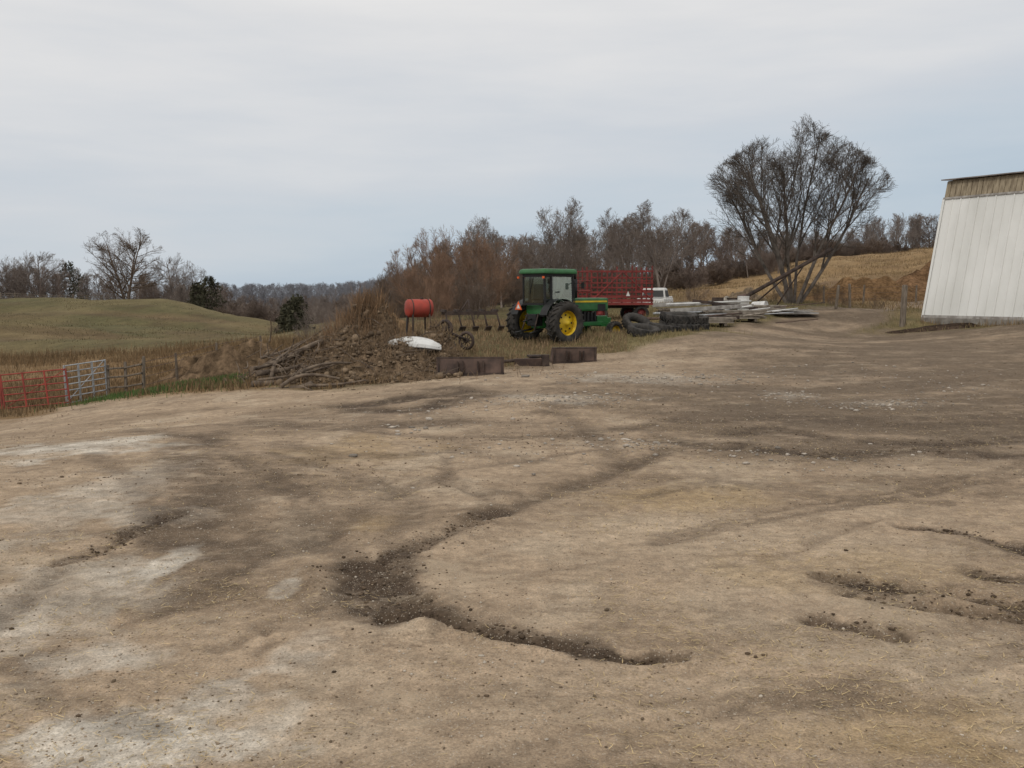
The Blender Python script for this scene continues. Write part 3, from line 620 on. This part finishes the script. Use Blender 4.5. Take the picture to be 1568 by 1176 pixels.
# ---- pickup
d=66; x0=(1003-784)/F*d; Pk=Bd('pickup_truck',(x0,d,Z(x0,d)-.25),math.radians(74))
Pk.box('body',wht,(0,0,.78),(5.0,1.85,.55),bev=.1); Pk.box('cab',wht,(-.3,0,1.38),(1.9,1.7,.72),bev=.12,taper=(.75,.86)); Pk.box('hood',wht,(1.6,0,1.08),(1.7,1.75,.16),bev=.06)
Pk.box('windows',black,(-.3,0,1.36),(1.66,1.715,.42),taper=(.82,.90)); Pk.box('windows',black,(-.3,0,1.37),(1.93,1.40,.40),taper=(.80,.92))
Pk.box('bed_interior',black,(-1.8,0,1.06),(1.3,1.55,.02)); Pk.box('bumper',galv,(-2.55,0,.62),(.12,1.8,.16))
for sx in (-1.55,1.6):
    for sy in (-1,1): tyre(Pk,'tyres','rims',(sx,sy*.85,.37),(0,sy,0),.37,.24,1,galv)
Pk.done()
# ---- loose tyres
def tstack(px,d,n,R,w,tilt=(0,0)):
    x0=(px-784)/F*d; zz=Z(x0,d)
    for i in range(n):
        b=Bd('tractor_tyre',(x0+random.uniform(-.1,.1),d+random.uniform(-.05,.05),zz+w*(.5+i)*.97-.03),rot=(tilt[0]+.12,tilt[1]+random.uniform(-.05,.05),random.random()))
        tyre(b,'tyre','rim',(0,0,0),(0,0,1),R,w,20,hub=False,rubm=dirtyrub); b.done()
tstack(985,36.3,1,.62,.33,(.1,0)); tstack(1014,37.2,1,.60,.30); tstack(1045,37.6,2,.66,.35); tstack(1030,39.5,2,.6,.33); tstack(1062,40.2,2,.55,.3)
b=Bd('tractor_tyre',((975-784)/F*38.2,38.2,Z(4.9,38.2)+.3),rot=(.5,.3,0)); tyre(b,'tyre','rim',(0,0,0),(0,0,1),.6,.33,20,hub=False,rubm=dirtyrub); b.done()
def beam(name,mat,p,q,w,h):
    a=Vector(W(*p)); c=Vector(W(*q)); dlt=c-a; ln=dlt.length
    e=Bd(name,a); e.e.rotation_mode='QUATERNION'; e.e.rotation_quaternion=dlt.to_track_quat('X','Z')
    if h<0:
        e.cyl('tube',mat,(0,0,0),(ln,0,0),w,n=10); e.cyl('end_collar',mat,(ln*.02,0,0),(ln*.04,0,0),w*1.25,n=10)
    else:
        e.box('bottom_web',mat,(ln/2,0,0),(ln,w,.03))
        e.box('rails',mat,(ln/2,w/2,h/2),(ln,.03,h)); e.box('rails',mat,(ln/2,-w/2,h/2),(ln,.03,h))
        for i in range(int(ln/.7)): e.box('crossbars',mat,(.3+i*.7,0,h*.5),(.05,w-.04,.04))
    return e.done()
beam('hay_elevator',alum,(1000,470,47),(1140,464,47),.4,.18)
beam('hay_elevator',alum,(1030,478,43),(1150,470,45),.35,.15)
beam('metal_pipe',galv,(1000,480,44),(1128,476,45),.05,-1)
beam('metal_pipe',galv,(1010,486,42.5),(1112,481,43.5),.05,-1)
beam('metal_pipe',wht,(1020,466,45.5),(1150,461,46.5),.045,-1)
beam('metal_pipe',rust,(990,488,42),(1090,487,42),.06,-1)
beam('steel_beam',rustd,(1030,493,41),(1130,488,42.5),.2,.15)
beam('steel_beam',rustd,(1060,462,46),(1160,474,45.5),.15,.12)
beam('grain_auger',rustd,(1128,462,49),(1274,381,50),.10,-1)
beam('auger_brace',rustd,(1150,470,49.5),(1215,414,50),.04,-1)
beam('auger_brace',rustd,(1188,470,50),(1232,405,50),.035,-1)
e=Bd('auger_hopper',W(1130,465,49)); e.box('hopper',rustd,(0,0,.1),(.7,.6,.4),taper=(1.4,1.4)); e.cyl('motor',rust,(0,0,.3),(.4,0,.4),.12); e.done()
e=Bd('metal_sheets',((1218-784)/F*47,47,Z((1218-784)/F*47,47)+.16),.1)
for i in range(3): e.box('sheet',alum,(i*.1-.1,i*.15,.02+i*.05),(2.1,.9,.015),rot=(.05,.03*i,.1*i))
for i in range(9): e.box('rib',alum,(-.95+i*.24,.3,.155),(.03,.85,.02),rot=(.05,0,.2))
e.done()
def lumberpile(px,d,L_,rows,rz,mat):
    x0=(px-784)/F*d; e=Bd('lumber_pile',(x0,d,Z(x0,d)),rz)
    for s_ in (-.35,.35): e.box('sleepers',woodg,(s_*L_,0,.05),(.12,.9,.12))
    for r_ in range(rows):
        for j in range(6-r_//2):
            e.box('boards',mat,(random.uniform(-.15,.15),-.38+j*.15+random.uniform(-.02,.02),.14+r_*.065),(L_*random.uniform(.8,1.05),.13,.05),rot=(0,random.uniform(-.01,.01),random.uniform(-.04,.04)))
    e.done()
lumberpile(1075,41.5,2.6,4,.05,lumber); lumberpile(1120,44,2.8,6,.12,lumber); lumberpile(1165,47.5,2.2,5,-.1,lumber); lumberpile(1050,45,2.6,6,.0,woodg)
def drum(px,d,r,h,mat,lie=0):
    x0=(px-784)/F*d; e=Bd('steel_drum',(x0,d,Z(x0,d)+(r if lie else 0)),rot=(lie,0,random.random()))
    e.lathe('drum',mat,(0,0,0),(0,0,1),[(.001,0),(r,0),(r*1.03,.02),(r,.04),(r,h*.33),(r*1.04,h*.35),(r,h*.37),(r,h*.66),(r*1.04,h*.68),(r,h*.7),(r,h-.03),(r*1.03,h),(r*.95,h-.02),(.001,h-.02)],20); e.done()
drum(1137,47,.28,.85,wht); drum(1098,46.5,.28,.85,rustd); drum(1152,48,.25,.7,wht,1.5)
for _ in range(9):
    px=random.uniform(1010,1190); d=random.uniform(41,48); a=random.uniform(-.12,.12); z_=random.uniform(-6,3)
    py0=445+(H-Z((px-784)/F*d,d)-.25)/d*F; beam('metal_pipe',random.choice([galv,rust,lumber,wht]),(px,py0+z_,d),(px+random.uniform(40,80),py0+z_-random.uniform(0,8),d+random.uniform(-1,1)),random.uniform(.02,.04),-1)
def post(name,px,d,hgt,r=.09,tilt=.03):
    x0=(px-784)/F*d; e=Bd(name,(x0,d,Z(x0,d)-.1),rot=(tilt,tilt*.6,random.random()))
    e.lathe('post',woodg,(0,0,0),(0,0,1),[(r*1.1,0),(r,hgt*.3),(r*1.03,hgt*.6),(r*.92,hgt),(r*.6,hgt+.03),(.001,hgt+.04)],10); e.done()
post('wooden_post',1381,44,1.95,.13,.02); post('wooden_post',1278,50,1.3,.08,.08); post('wooden_post',1300,53,1.4,.07,-.05)
# ---- barn
A0=np.array(W(1413,490,45)); td=np.array([.545,-.838,0]); nd=np.array([.838,.545,0]); zb=A0[2]-.1
def BP(s,i,h): return tuple(A0[:2]+td[:2]*s+nd[:2]*i)+(zb+h,)
barnw=mk('white_metal_siding',(.74,.74,.71),(.62,.62,.585),rough=.5,scale=.7,bump=0,lo=.3,hi=.6,stretch=(1,1,.4),spec=.35)
tan=mk('tan_boards',(.36,.30,.21),(.20,.16,.11),rough=.9,scale=2,bump=.3,stretch=(4,4,.5))
conc=mk('concrete',(.30,.28,.25),(.18,.165,.145),rough=.95,scale=3)
roofm=mk('metal_roofing',(.30,.28,.27),(.16,.13,.115),rough=.6,scale=1.5,bump=.1)
Bn=Bd('metal_sided_barn',(0,0,0)); Ln=16; hW,hT=5.75,6.55; iW=1.28; iT=iW*hT/hW; wd=11
def prism(part,mat,s0,s1,sec):
    n=len(sec); pts=[BP(s0,i,h) for i,h in sec]+[BP(s1,i,h) for i,h in sec]
    Bn.poly(part,mat,pts,[tuple(range(n)),tuple(range(2*n-1,n-1,-1))]+[(k,(k+1)%n,n+(k+1)%n,n+k) for k in range(n)])
prism('foundation',conc,-.05,Ln,[(-.08,-.5),(-.08,.22),(wd+.08,.22),(wd+.08,-.5)])
prism('walls',barnw,0,Ln,[(.0,.22),(iW,hW),(wd-iW,hW),(wd,.22)])
prism('upper_wall',tan,.03,Ln-.03,[(iW+.03,hW),(iT+.03,hT+.02),(wd-iT-.03,hT+.02),(wd-iW-.03,hW)])
prism('roof',roofm,-.18,Ln+.35,[(iT-.22,hT+.04),(wd/2,hT+.34),(wd-iT+.22,hT+.04),(wd-iT+.22,hT+.09),(wd/2,hT+.39),(iT-.22,hT+.09)])
s=0.0; i=0
while s<Ln:
    w=.04 if i%2 else .06; o=.022 if i%2 else .045
    prism('siding_ribs',barnw,s,s+w,[(-o,.24+.02*random.random()),(iW-o,hW+.02*(i%2)),(iW+.0,hW),( .0,.24)])
    s+=.42; i+=1
s=.02
while s<Ln:
    h0=hT-.02+random.uniform(-.05,.02); o=random.uniform(.012,.03)
    prism('upper_boards',tan,s,s+random.uniform(.21,.245),[(iW+.01-o,hW+.04),(iT+.02-o,h0),(iT+.04,h0),(iW+.03,hW+.04)]); s+=.26
prism('sill_flashing',alum,-.02,Ln,[(iW-.07,hW-.04),(iW-.05,hW+.05),(iW+.0,hW+.05),(iW-.02,hW-.04)])
prism('base_trim',alum,-.02,Ln,[(-.075,.2),(-.05,.34),(0,.34),(-.02,.2)])
prism('corner_trim',barnw,-.05,.06,[(-.06,.24),(iW-.06,hW),(iW+.1,hW),(.1,.24)])
Bn.done()
n=900; s_=rng.uniform(0,9,n); o_=rng.uniform(.1,.6,n); xs=A0[0]+td[0]*s_-nd[0]*o_; ys=A0[1]+td[1]*s_-nd[1]*o_
grass('barn_weeds',xs,ys,rng.uniform(.08,.5,n)*(rng.random(n)**1.5+.2),.009,gcol(n,(.36,.25,.13),(.18,.12,.07)))
# ---- gates
def gate(name,p0,p1,hgt,mat,d0,d1,bars=6,ups=4):
    x0=(p0-784)/F*d0; x1=(p1-784)/F*d1; z0=Z(x0,d0)+.08; z1=Z(x1,d1)+.08
    ln=math.dist((x0,d0),(x1,d1)); e=Bd(name,(x0,d0,z0),rot=(0,-math.atan2(z1-z0,ln),math.atan2(d1-d0,x1-x0)))
    for i in range(bars):
        zz=hgt*(i/(bars-1)); e.cyl('rails',mat,(0,0,zz),(ln,0,zz),.018,n=8)
    for i in range(ups+1):
        xx=ln*i/ups; e.box('uprights',mat,(xx,0,hgt/2),(.04,.045,hgt+.04))
    e.cyl('brace',mat,(0,.03,0),(ln,.03,hgt),.012,n=6); e.done()
gate('red_gate',-150,-2,.95,redgate,26.6,27,6,4); gate('red_gate',2,103,.95,redgate,27,27.3,6,3)
gate('silver_gate',98,161,1.08,galv,27.6,29,7,3)
def fence(name,pts,hgt,wires,r=.06,wm=rust,wr=.008):
    e=Bd(name,(0,0,0)); tops=[]
    for (px,d) in pts:
        x0=(px-784)/F*d; z0=Z(x0,d); tl=random.uniform(-.05,.05); e.cyl('posts',woodg,(x0,d,z0-.2),(x0+tl,d,z0+hgt*random.uniform(.92,1.08)),r,r*.85,n=8); tops.append(Vector((x0,d,z0)))
    for a,c in zip(tops[:-1],tops[1:]):
        for w in wires: e.cyl('rails',wm,a+Vector((0,-.07,hgt*w)),c+Vector((0,-.07,hgt*w)),wr,n=5,cap=False)
    e.done()
fence('wooden_fence',[(163,29),(190,29.3),(217,28.5)],1.05,(.3,.6,.85),.055,woodg,.03)
fence('wire_fence',[(217,28.5),(270,32),(330,36),(400,40)],1.0,(.25,.5,.75,.95),.05)
fence('pasture_fence',[(-40+i*22,108+i*.8) for i in range(11)],1.1,(.45,.7,.92),.09,woodg,.035)
fence('wire_fence',[(1200,60),(1260,61),(1320,62),(1400,63)],1.2,(.3,.6,.9),.07)
# ---- fuel tank
d=33; x0=(642-784)/F*d; zc=W(642,472,d)[2]; zg=Z(x0,d)
Tk=Bd('fuel_tank',(x0,d,zg),.45); hc=zc-zg; R=.31; hl=.42
Tk.lathe('tank',redtank,(0,0,hc),(1,0,0),[(.001,-hl-.06),(R*.5,-hl-.05),(R*.9,-hl-.01),(R,-hl+.03),(R,hl-.03),(R*.9,hl+.01),(R*.5,hl+.05),(.001,hl+.06)],28)
for sx in (-.3,.3):
    Tk.lathe('bands',rustd,(sx,0,hc),(1,0,0),[(R+.006,-.02),(R+.006,.02)],28)
    for sy in (-1,1): Tk.cyl('legs',rustd,(sx,sy*.22,hc-.2),(sx*1.25,sy*.42,-.1),.03,n=6)
    Tk.cyl('crossbar',rustd,(sx*1.1,-.33,.55),(sx*1.1,.33,.55),.02,n=6)
Tk.cyl('filler_cap',rustd,(.1,0,hc+R-.02),(.1,0,hc+R+.07),.05); Tk.cyl('hose',black,(-hl,0,hc-.1),(-hl-.15,-.2,.3),.02,n=6)
Tk.done()
# ---- old implement with spoked wheel
d=31; x0=(682-784)/F*d; zg=Z(x0,d); Im=Bd('hay_rake',(x0,d,zg),-.5)
def spoked(c,R):
    Im.lathe('wheel_rims',rustd,c,(0,1,0),[(R,-.06),(R+.05,0),(R,.06),(R-.05,.04),(R-.05,-.04)],28,True)
    for i in range(10):
        a=6.283*i/10; Im.cyl('spokes',rustd,c,(c[0]+R*math.cos(a),c[1],c[2]+R*math.sin(a)),.016,n=5)
    Im.cyl('hubs',rustd,(c[0],c[1]-.09,c[2]),(c[0],c[1]+.09,c[2]),.07)
spoked((0,0,1.05),.25); spoked((.0,1.3,.6),.27); tyre(Im,'tyre','rim',(.1,-.15,.42),(0,1,0),.38,.24,1,rustd,rubm=rubber)
Im.cyl('axle',rustd,(0,-.1,1.0),(0,1.4,.6),.05); Im.box('upright',rustd,(.05,.05,.7),(.1,.1,.7)); Im.box('frame',rustd,(-.6,.5,.7),(1.4,.08,.1)); Im.box('frame',rustd,(-.6,.0,.62),(1.3,.08,.1)); Im.cyl('lever',rustd,(-.3,.2,.6),(-.5,.2,1.3),.025)
for i in range(9): Im.cyl('tines',rustd,(-1.1+i*.14,.5,.68),(-1.2+i*.14,.35,.15),.012,n=5)
Im.done()
d=40; x0=(722-784)/F*d; e=Bd('farm_plow',(x0,d,Z(x0,d)),.3)
e.box('frame',rustd,(0,0,.75),(2.2,.12,.14)); e.box('frame',rustd,(0,.7,.75),(2.2,.12,.14)); 
for i in range(5): e.box('crossbeams',rustd,(-1.1+i*.55,.35,.85),(.1,.8,.1)); e.cyl('shanks',rustd,(-1.1+i*.55,0,.75),(-1.0+i*.55,-.2,.1),.035); e.box('shares',rustd,(-1+i*.55,-.25,.12),(.3,.05,.22),rot=(.5,0,.4))
e.cyl('mast',rustd,(0,.3,.8),(0,.5,1.3),.04); e.cyl('mast',rustd,(-.4,.3,.8),(0,.5,1.3),.03); e.done()
# ---- loader buckets: vertical back plate toward the yard, floor plate behind, triangular cheeks
def bucket(name,px,d,wdt,dep,hgt,rz,tip=0):
    x0=(px-784)/F*d; e=Bd(name,(x0,d,Z(x0,d)-.02),rot=(tip,0,rz)); w=wdt/2
    e.box('back_plate',rust,(0,0,hgt/2),(wdt,.025,hgt)); e.box('floor_plate',rust,(0,dep/2,.04),(wdt,dep,.03),rot=(.04,0,0))
    e.box('top_channel',rustd,(0,.03,hgt),(wdt+.02,.10,.045),bev=.008); e.box('bottom_wear_edge',rustd,(0,-.02,.05),(wdt+.01,.03,.10))
    for sx in (-1,1):
        p=[(sx*w,.015,.03),(sx*w,dep,.05),(sx*w,dep*.35,hgt*.97),(sx*w,.015,hgt*.97)]; q=[(a-sx*.03,b_,c_) for a,b_,c_ in p]
        e.poly('cheeks',rust,p+q,[(0,1,2,3),(7,6,5,4)]+[(i,(i+1)%4,4+(i+1)%4,4+i) for i in range(4)])
        e.box('corner_gusset',rustd,(sx*(w-.06),-.03,hgt*.5),(.05,.04,hgt*.9))
    for xx in (-w*.38,-w*.22,w*.22,w*.38): e.box('brackets',rustd,(xx,-.07,hgt*.55),(.025,.12,hgt*.55))
    e.box('cutting_edge',rustd,(0,dep+.05,.03),(wdt,.14,.025)); e.done()
bucket('loader_bucket',720,26.4,1.86,.6,.52,.07,-.10)
bucket('loader_bucket',880,30.3,1.42,.5,.50,.14,.05)
d=29.3;x0=(818-784)/F*d; e=Bd('scraper_blade',(x0,d,Z(x0,d)),.18)
e.box('mast',rustd,(.35,0,.18),(.22,.2,.34)); e.box('blade',rust,(-.1,0,.12),(1.0,.05,.24),rot=(.3,0,0)); e.cyl('arm',rustd,(-.5,0,.2),(-.95,.3,.12),.05); e.box('hitch',rustd,(.1,.2,.30),(.5,.4,.06)); e.cyl('arm',rustd,(.3,0,.3),(-.5,.4,.15),.03); e.done()
# ------------------------------------------------------------ brush / dirt pile
nu,nv=210,110
cxp,cyp=(555-784)/F*28,28.0
u=np.linspace(-3.9,3.5,nu); v=np.linspace(-3.1,3.2,nv); U,Vv=np.meshgrid(u,v,indexing='ij')
xx=cxp+U; yy=cyp+Vv
def pileh(xx,yy):
    U=xx-cxp;V_=yy-cyp
    def g(cx,cy,sx,sy,h): return h*np.exp(-((U-cx)/sx)**2-((V_-cy)/sy)**2)
    h=g(-.1,.1,1.2,1.2,1.0)+g(1.3,.2,1.3,1.2,.85)+g(-1.7,.1,1.3,1.1,.65)+g(2.3,.2,.8,1.0,.5)+g(.3,-1.4,1.9,.8,.40)+g(.6,.5,.6,.6,.3)
    h=h*(1+.42*fbm(xx,yy,.9,4,111))+.17*fbm(xx,yy,.22,4,112)*np.clip(h*2,0,1)
    e=np.minimum(1,np.minimum.reduce([(U+3.9)/.6,(3.5-U)/.6,(V_+3.1)/.6,(3.2-V_)/.6])); return h*np.clip(e,0,1)
hh=pileh(xx,yy); zz=height(xx.ravel(),yy.ravel()).reshape(xx.shape)+hh-.06
pc=np.stack([np.full(nu*nv,.205),np.full(nu*nv,.145),np.full(nu*nv,.093)],1)*(1+.55*fbm(xx,yy,.35,4,113).ravel()[:,None])
pt=sstep(.1,.8,fbm(xx,yy,.9,3,114)).ravel()[:,None]; pc=pc*(1-pt*.5)+np.array([[.33,.235,.145]])*pt*.5; pc=np.clip(pc,.02,.6)
idx=np.arange(nu*nv).reshape(nu,nv); Qp=np.stack([idx[:-1,:-1],idx[1:,:-1],idx[1:,1:],idx[:-1,1:]],-1).reshape(-1,4)
soil=mk('pile_soil',(1,1,1),(.5,.5,.5),rough=1,scale=6,bump=.9,attr='Col',spec=.05,bdist=.08)
Pl=bpy.data.objects.new('brush_pile',None); scene.collection.objects.link(Pl)
obj('soil_mound',npmesh('soil_mound',np.stack([xx,yy,zz],-1).reshape(-1,3),Qp,soil,pc,True),Pl)
n=3800; sx_=cxp+rng.normal(0,1.7,n); sy_=cyp+rng.normal(-.4,1.1,n)
o=stones('rubble',sx_,sy_,rng.gamma(1.7,.016,n)+.010,gcol(n,(.30,.22,.145),(.11,.08,.055)),stone_m,.8)
me=o.data; co=np.empty(len(me.vertices)*3,np.float32); me.vertices.foreach_get('co',co); co=co.reshape(-1,3); co[:,2]+=np.repeat(pileh(sx_,sy_),12)-.05; me.vertices.foreach_set('co',co.ravel()); o.parent=Pl
def pstrips(name,n,fx,lenr,wdr,cols,upz):
    x=cxp+fx[0]; y=cyp+fx[1]; z=height(x,y)+pileh(x,y)-.05
    a=rng.uniform(0,6.28,n); l=rng.uniform(*lenr,n); el=rng.uniform(*upz,n)
    o=strips(name,x,y,z,np.cos(a)*np.cos(el)*l,np.sin(a)*np.cos(el)*l*.5,np.sin(el)*l,wdr,cols,straw_m); o.parent=Pl
n=9000; pstrips('dead_weeds',n,(rng.normal(.4,1.5,n),rng.normal(.0,1.1,n)),(.1,.42),.007,gcol(n,(.34,.235,.14),(.14,.095,.06)),(.05,1.4))
n=1500; pstrips('tall_weeds',n,(rng.normal(-.1,.5,n),rng.normal(.6,.5,n)),(.3,.8),.008,gcol(n,(.32,.20,.11),(.19,.12,.07)),(.9,1.5))
n=900; pstrips('weeds_beside_trough',n,(rng.normal(2.0,.6,n),rng.normal(1.2,.5,n)),(.2,.6),.010,gcol(n,(.36,.26,.14),(.2,.14,.08)),(.7,1.5))
# curved sheet-metal trough resting on top of the pile's right shoulder
tx,ty=(632-784)/F*27.6,27.6
tz=max(Z(tx+o_,ty)+float(pileh(np.array([tx+o_]),np.array([ty]))[0]) for o_ in (-.6,0,.6)); e=Bd('curved_metal_trough',(tx,ty,tz+.05),rot=(.25,.02,.08)); pts=[];n=14
for i in range(n+1):
    xx_=-.82+1.64*i/n; tp=.12+.17*(1-(abs(xx_)/.85)**3)
    for k_ in range(7):
        a=math.pi*k_/6; pts.append((xx_,-tp*1.2*math.cos(a),tp*.6*math.sin(a)-.12*(xx_/.8)**2))
e.poly('shell',wht,pts,[(7*i+k_,7*i+k_+1,7*i+8+k_,7*i+7+k_) for i in range(n) for k_ in range(6)]); e.cyl('rim',alum,(-.8,-.2,-.12),(0,-.34,.0),.02,n=6); e.cyl('rim',alum,(0,-.34,0),(.8,-.2,-.12),.02,n=6); e.done()
logm=mk('log_bark',(.22,.17,.125),(.09,.068,.052),rough=.95,scale=4,bump=.8); lg=Bd('log_heap',(0,0,0))
def log(p,q,r,mat=logm):
    a=Vector(W(*p));c=Vector(W(*q)); n=6; prev=a; pr=r
    off=Vector((random.gauss(0,1),random.gauss(0,1),random.gauss(0,1)))*(r*.9+.04)
    for i in range(1,n+1):
        t=i/n; cur=a.lerp(c,t)+off*math.sin(t*3.14); rr=r*(1-.45*t)*random.uniform(.85,1.1); lg.cyl('logs',mat,prev,cur,pr,rr,n=9,cap=(i in(1,n))); prev=cur;pr=rr
for p,q,r in [((400,600,25),(478,586,25.2),.10),((386,588,25.5),(470,560,26.5),.09),((392,572,26),(500,545,27.5),.08),((405,560,27),(480,530,28),.07),((440,548,27),(520,520,28.5),.09),((430,592,25),(520,580,25.2),.06),((455,572,25.6),(540,556,26.4),.05),((400,548,28),(470,520,29),.05),((415,580,26),(440,540,27),.06),((470,590,25),(560,582,25),.045),((500,530,28),(570,510,29),.05),((395,582,25.8),(520,556,26.3),.04),((410,555,27),(500,500,29),.03),((385,565,26),(430,552,27),.06)]: log(p,q,r)
for _ in range(150):
    px=random.gauss(440,36); py=random.gauss(566,17); d=random.uniform(25.4,28.2); py=min(py,594)
    ln=random.uniform(8,40); a=random.gauss(-.3,.9); log((px,py,d),(px+ln*math.cos(a),min(597,py+ln*math.sin(a)),d+random.uniform(-.6,.6)),random.uniform(.006,.022))
for _ in range(150):   # roots and sticks poking from the soil, placed on its surface
    U_=random.gauss(.4,1.4); V_=random.gauss(-.6,.8); X_=cxp+U_;Y_=cyp+V_
    zz_=Z(X_,Y_)+float(pileh(np.array([X_]),np.array([Y_]))[0])-.08; a=random.uniform(0,6.28); l=random.uniform(.2,.9); up=random.uniform(0,.6)
    mx_,my_,mz_=X_+l*.5*math.cos(a),Y_+l*.25*math.sin(a),zz_+l*up*.7; r_=random.uniform(.007,.022)
    lg.cyl('roots',logm,(X_,Y_,zz_),(mx_,my_,mz_),r_,r_*.7,n=6); lg.cyl('roots',logm,(mx_,my_,mz_),(mx_+l*.5*math.cos(a+.5),my_+l*.25*math.sin(a+.5),mz_+l*up*.2),r_*.7,.004,n=6)
lg.done()
def mound(name,px,d,sx,sy,h,colr,seed):
    cx=(px-784)/F*d; n=60; u=np.linspace(-1.6,1.6,n); U,V_=np.meshgrid(u,u,indexing='ij'); X_=cx+U*sx;Y_=d+V_*sy
    hh=h*np.exp(-(U**2+V_**2)*1.6)*(1+.5*fbm(X_,Y_,sx*.4,4,seed))-.08
    zz=height(X_.ravel(),Y_.ravel()).reshape(n,n)+hh; idx=np.arange(n*n).reshape(n,n)
    q=np.stack([idx[:-1,:-1],idx[1:,:-1],idx[1:,1:],idx[:-1,1:]],-1).reshape(-1,4)
    c=np.clip(np.array([colr])*(1+.5*fbm(X_,Y_,sx*.2,4,seed+1).ravel()[:,None]),.02,.7)
    obj(name,npmesh(name,np.stack([X_,Y_,zz],-1).reshape(-1,3),q,soil,c,True))
mound('earth_mound',335,30,1.4,1.0,.85,(.19,.13,.08),201); mound('earth_mound',385,31,1.2,1,.9,(.24,.165,.10),203); mound('earth_mound',300,33,1.5,1,.7,(.22,.15,.09),205)
mound('earth_mound',1450,43,3.2,.7,.22,(.09,.062,.045),207); mound('earth_mound',1135,66,1.6,1.2,.9,(.25,.19,.13),209); mound('earth_mound',1120,62,1.2,1,.5,(.42,.38,.32),211)
mound('earth_mound',1330,66,4,2,1.3,(.20,.12,.06),213); mound('earth_mound',1420,70,3,2,1.6,(.22,.13,.07),215); mound('earth_mound',1240,68,3,2,.9,(.20,.13,.065),217); mound('earth_mound',600,34,2,1.3,1.0,(.27,.18,.10),219)
# ------------------------------------------------------------ world / light / camera
w=bpy.data.worlds.new('World'); scene.world=w; w.use_nodes=True; nt=w.node_tree; N=nt.nodes; L=nt.links; bg=N['Background']
sky=N.new('ShaderNodeTexSky'); sky.sky_type='NISHITA'; sky.sun_disc=False; sky.sun_elevation=math.radians(42); sky.sun_rotation=math.radians(200)
tc=N.new('ShaderNodeTexCoord'); sx=N.new('ShaderNodeSeparateXYZ'); L.new(tc.outputs['Generated'],sx.inputs[0])
mp=N.new('ShaderNodeMapping'); mp.inputs['Scale'].default_value=(1.2,1.2,7); mp.inputs['Rotation'].default_value=(0,.18,0); L.new(tc.outputs['Generated'],mp.inputs[0])
no=N.new('ShaderNodeTexNoise'); no.inputs['Scale'].default_value=2.0; no.inputs['Detail'].default_value=7; no.inputs['Roughness'].default_value=.52; L.new(mp.outputs[0],no.inputs['Vector'])
ad=N.new('ShaderNodeMath'); ad.operation='MULTIPLY_ADD'; L.new(no.outputs[0],ad.inputs[0]); ad.inputs[1].default_value=.34; L.new(sx.outputs[2],ad.inputs[2])
xm=N.new('ShaderNodeMath'); xm.operation='MULTIPLY_ADD'; L.new(sx.outputs[0],xm.inputs[0]); xm.inputs[1].default_value=-.13; L.new(ad.outputs[0],xm.inputs[2])
cr=N.new('ShaderNodeValToRGB'); L.new(xm.outputs[0],cr.inputs[0]); r=cr.color_ramp
r.elements[0].position=.14; r.elements[0].color=(.44,.53,.62,1); r.elements[1].position=.54; r.elements[1].color=(.86,.84,.815,1)
for p_,c_ in ((.23,(.53,.595,.66,1)),(.32,(.61,.64,.68,1)),(.42,(.73,.73,.735,1))):
    q=r.elements.new(p_); q.color=c_
sc=N.new('ShaderNodeVectorMath'); sc.operation='SCALE'; L.new(cr.outputs[0],sc.inputs[0]); sc.inputs['Scale'].default_value=10.2
mx=N.new('ShaderNodeMix'); mx.data_type='RGBA'; mx.inputs[0].default_value=.95; L.new(sky.outputs[0],mx.inputs[6]); L.new(sc.outputs[0],mx.inputs[7])
L.new(mx.outputs[2],bg.inputs[0]); bg.inputs[1].default_value=.1
sd=bpy.data.lights.new('sun','SUN'); sd.energy=.9; sd.angle=math.radians(14); sd.color=(1,.95,.88); so=bpy.data.objects.new('sun',sd); scene.collection.objects.link(so)
so.rotation_euler=(math.radians(48),0,math.radians(-25))
cam=bpy.data.cameras.new('camera'); cam.sensor_width=36; cam.lens=36*F/1568; cam.clip_end=3000; cam.clip_start=.05
co=bpy.data.objects.new('camera',cam); scene.collection.objects.link(co); co.location=(0,0,H); co.rotation_euler=(math.radians(90)-P,0,0); scene.camera=co
print('T end',time.time()-T0,'verts ground',nx*ny)
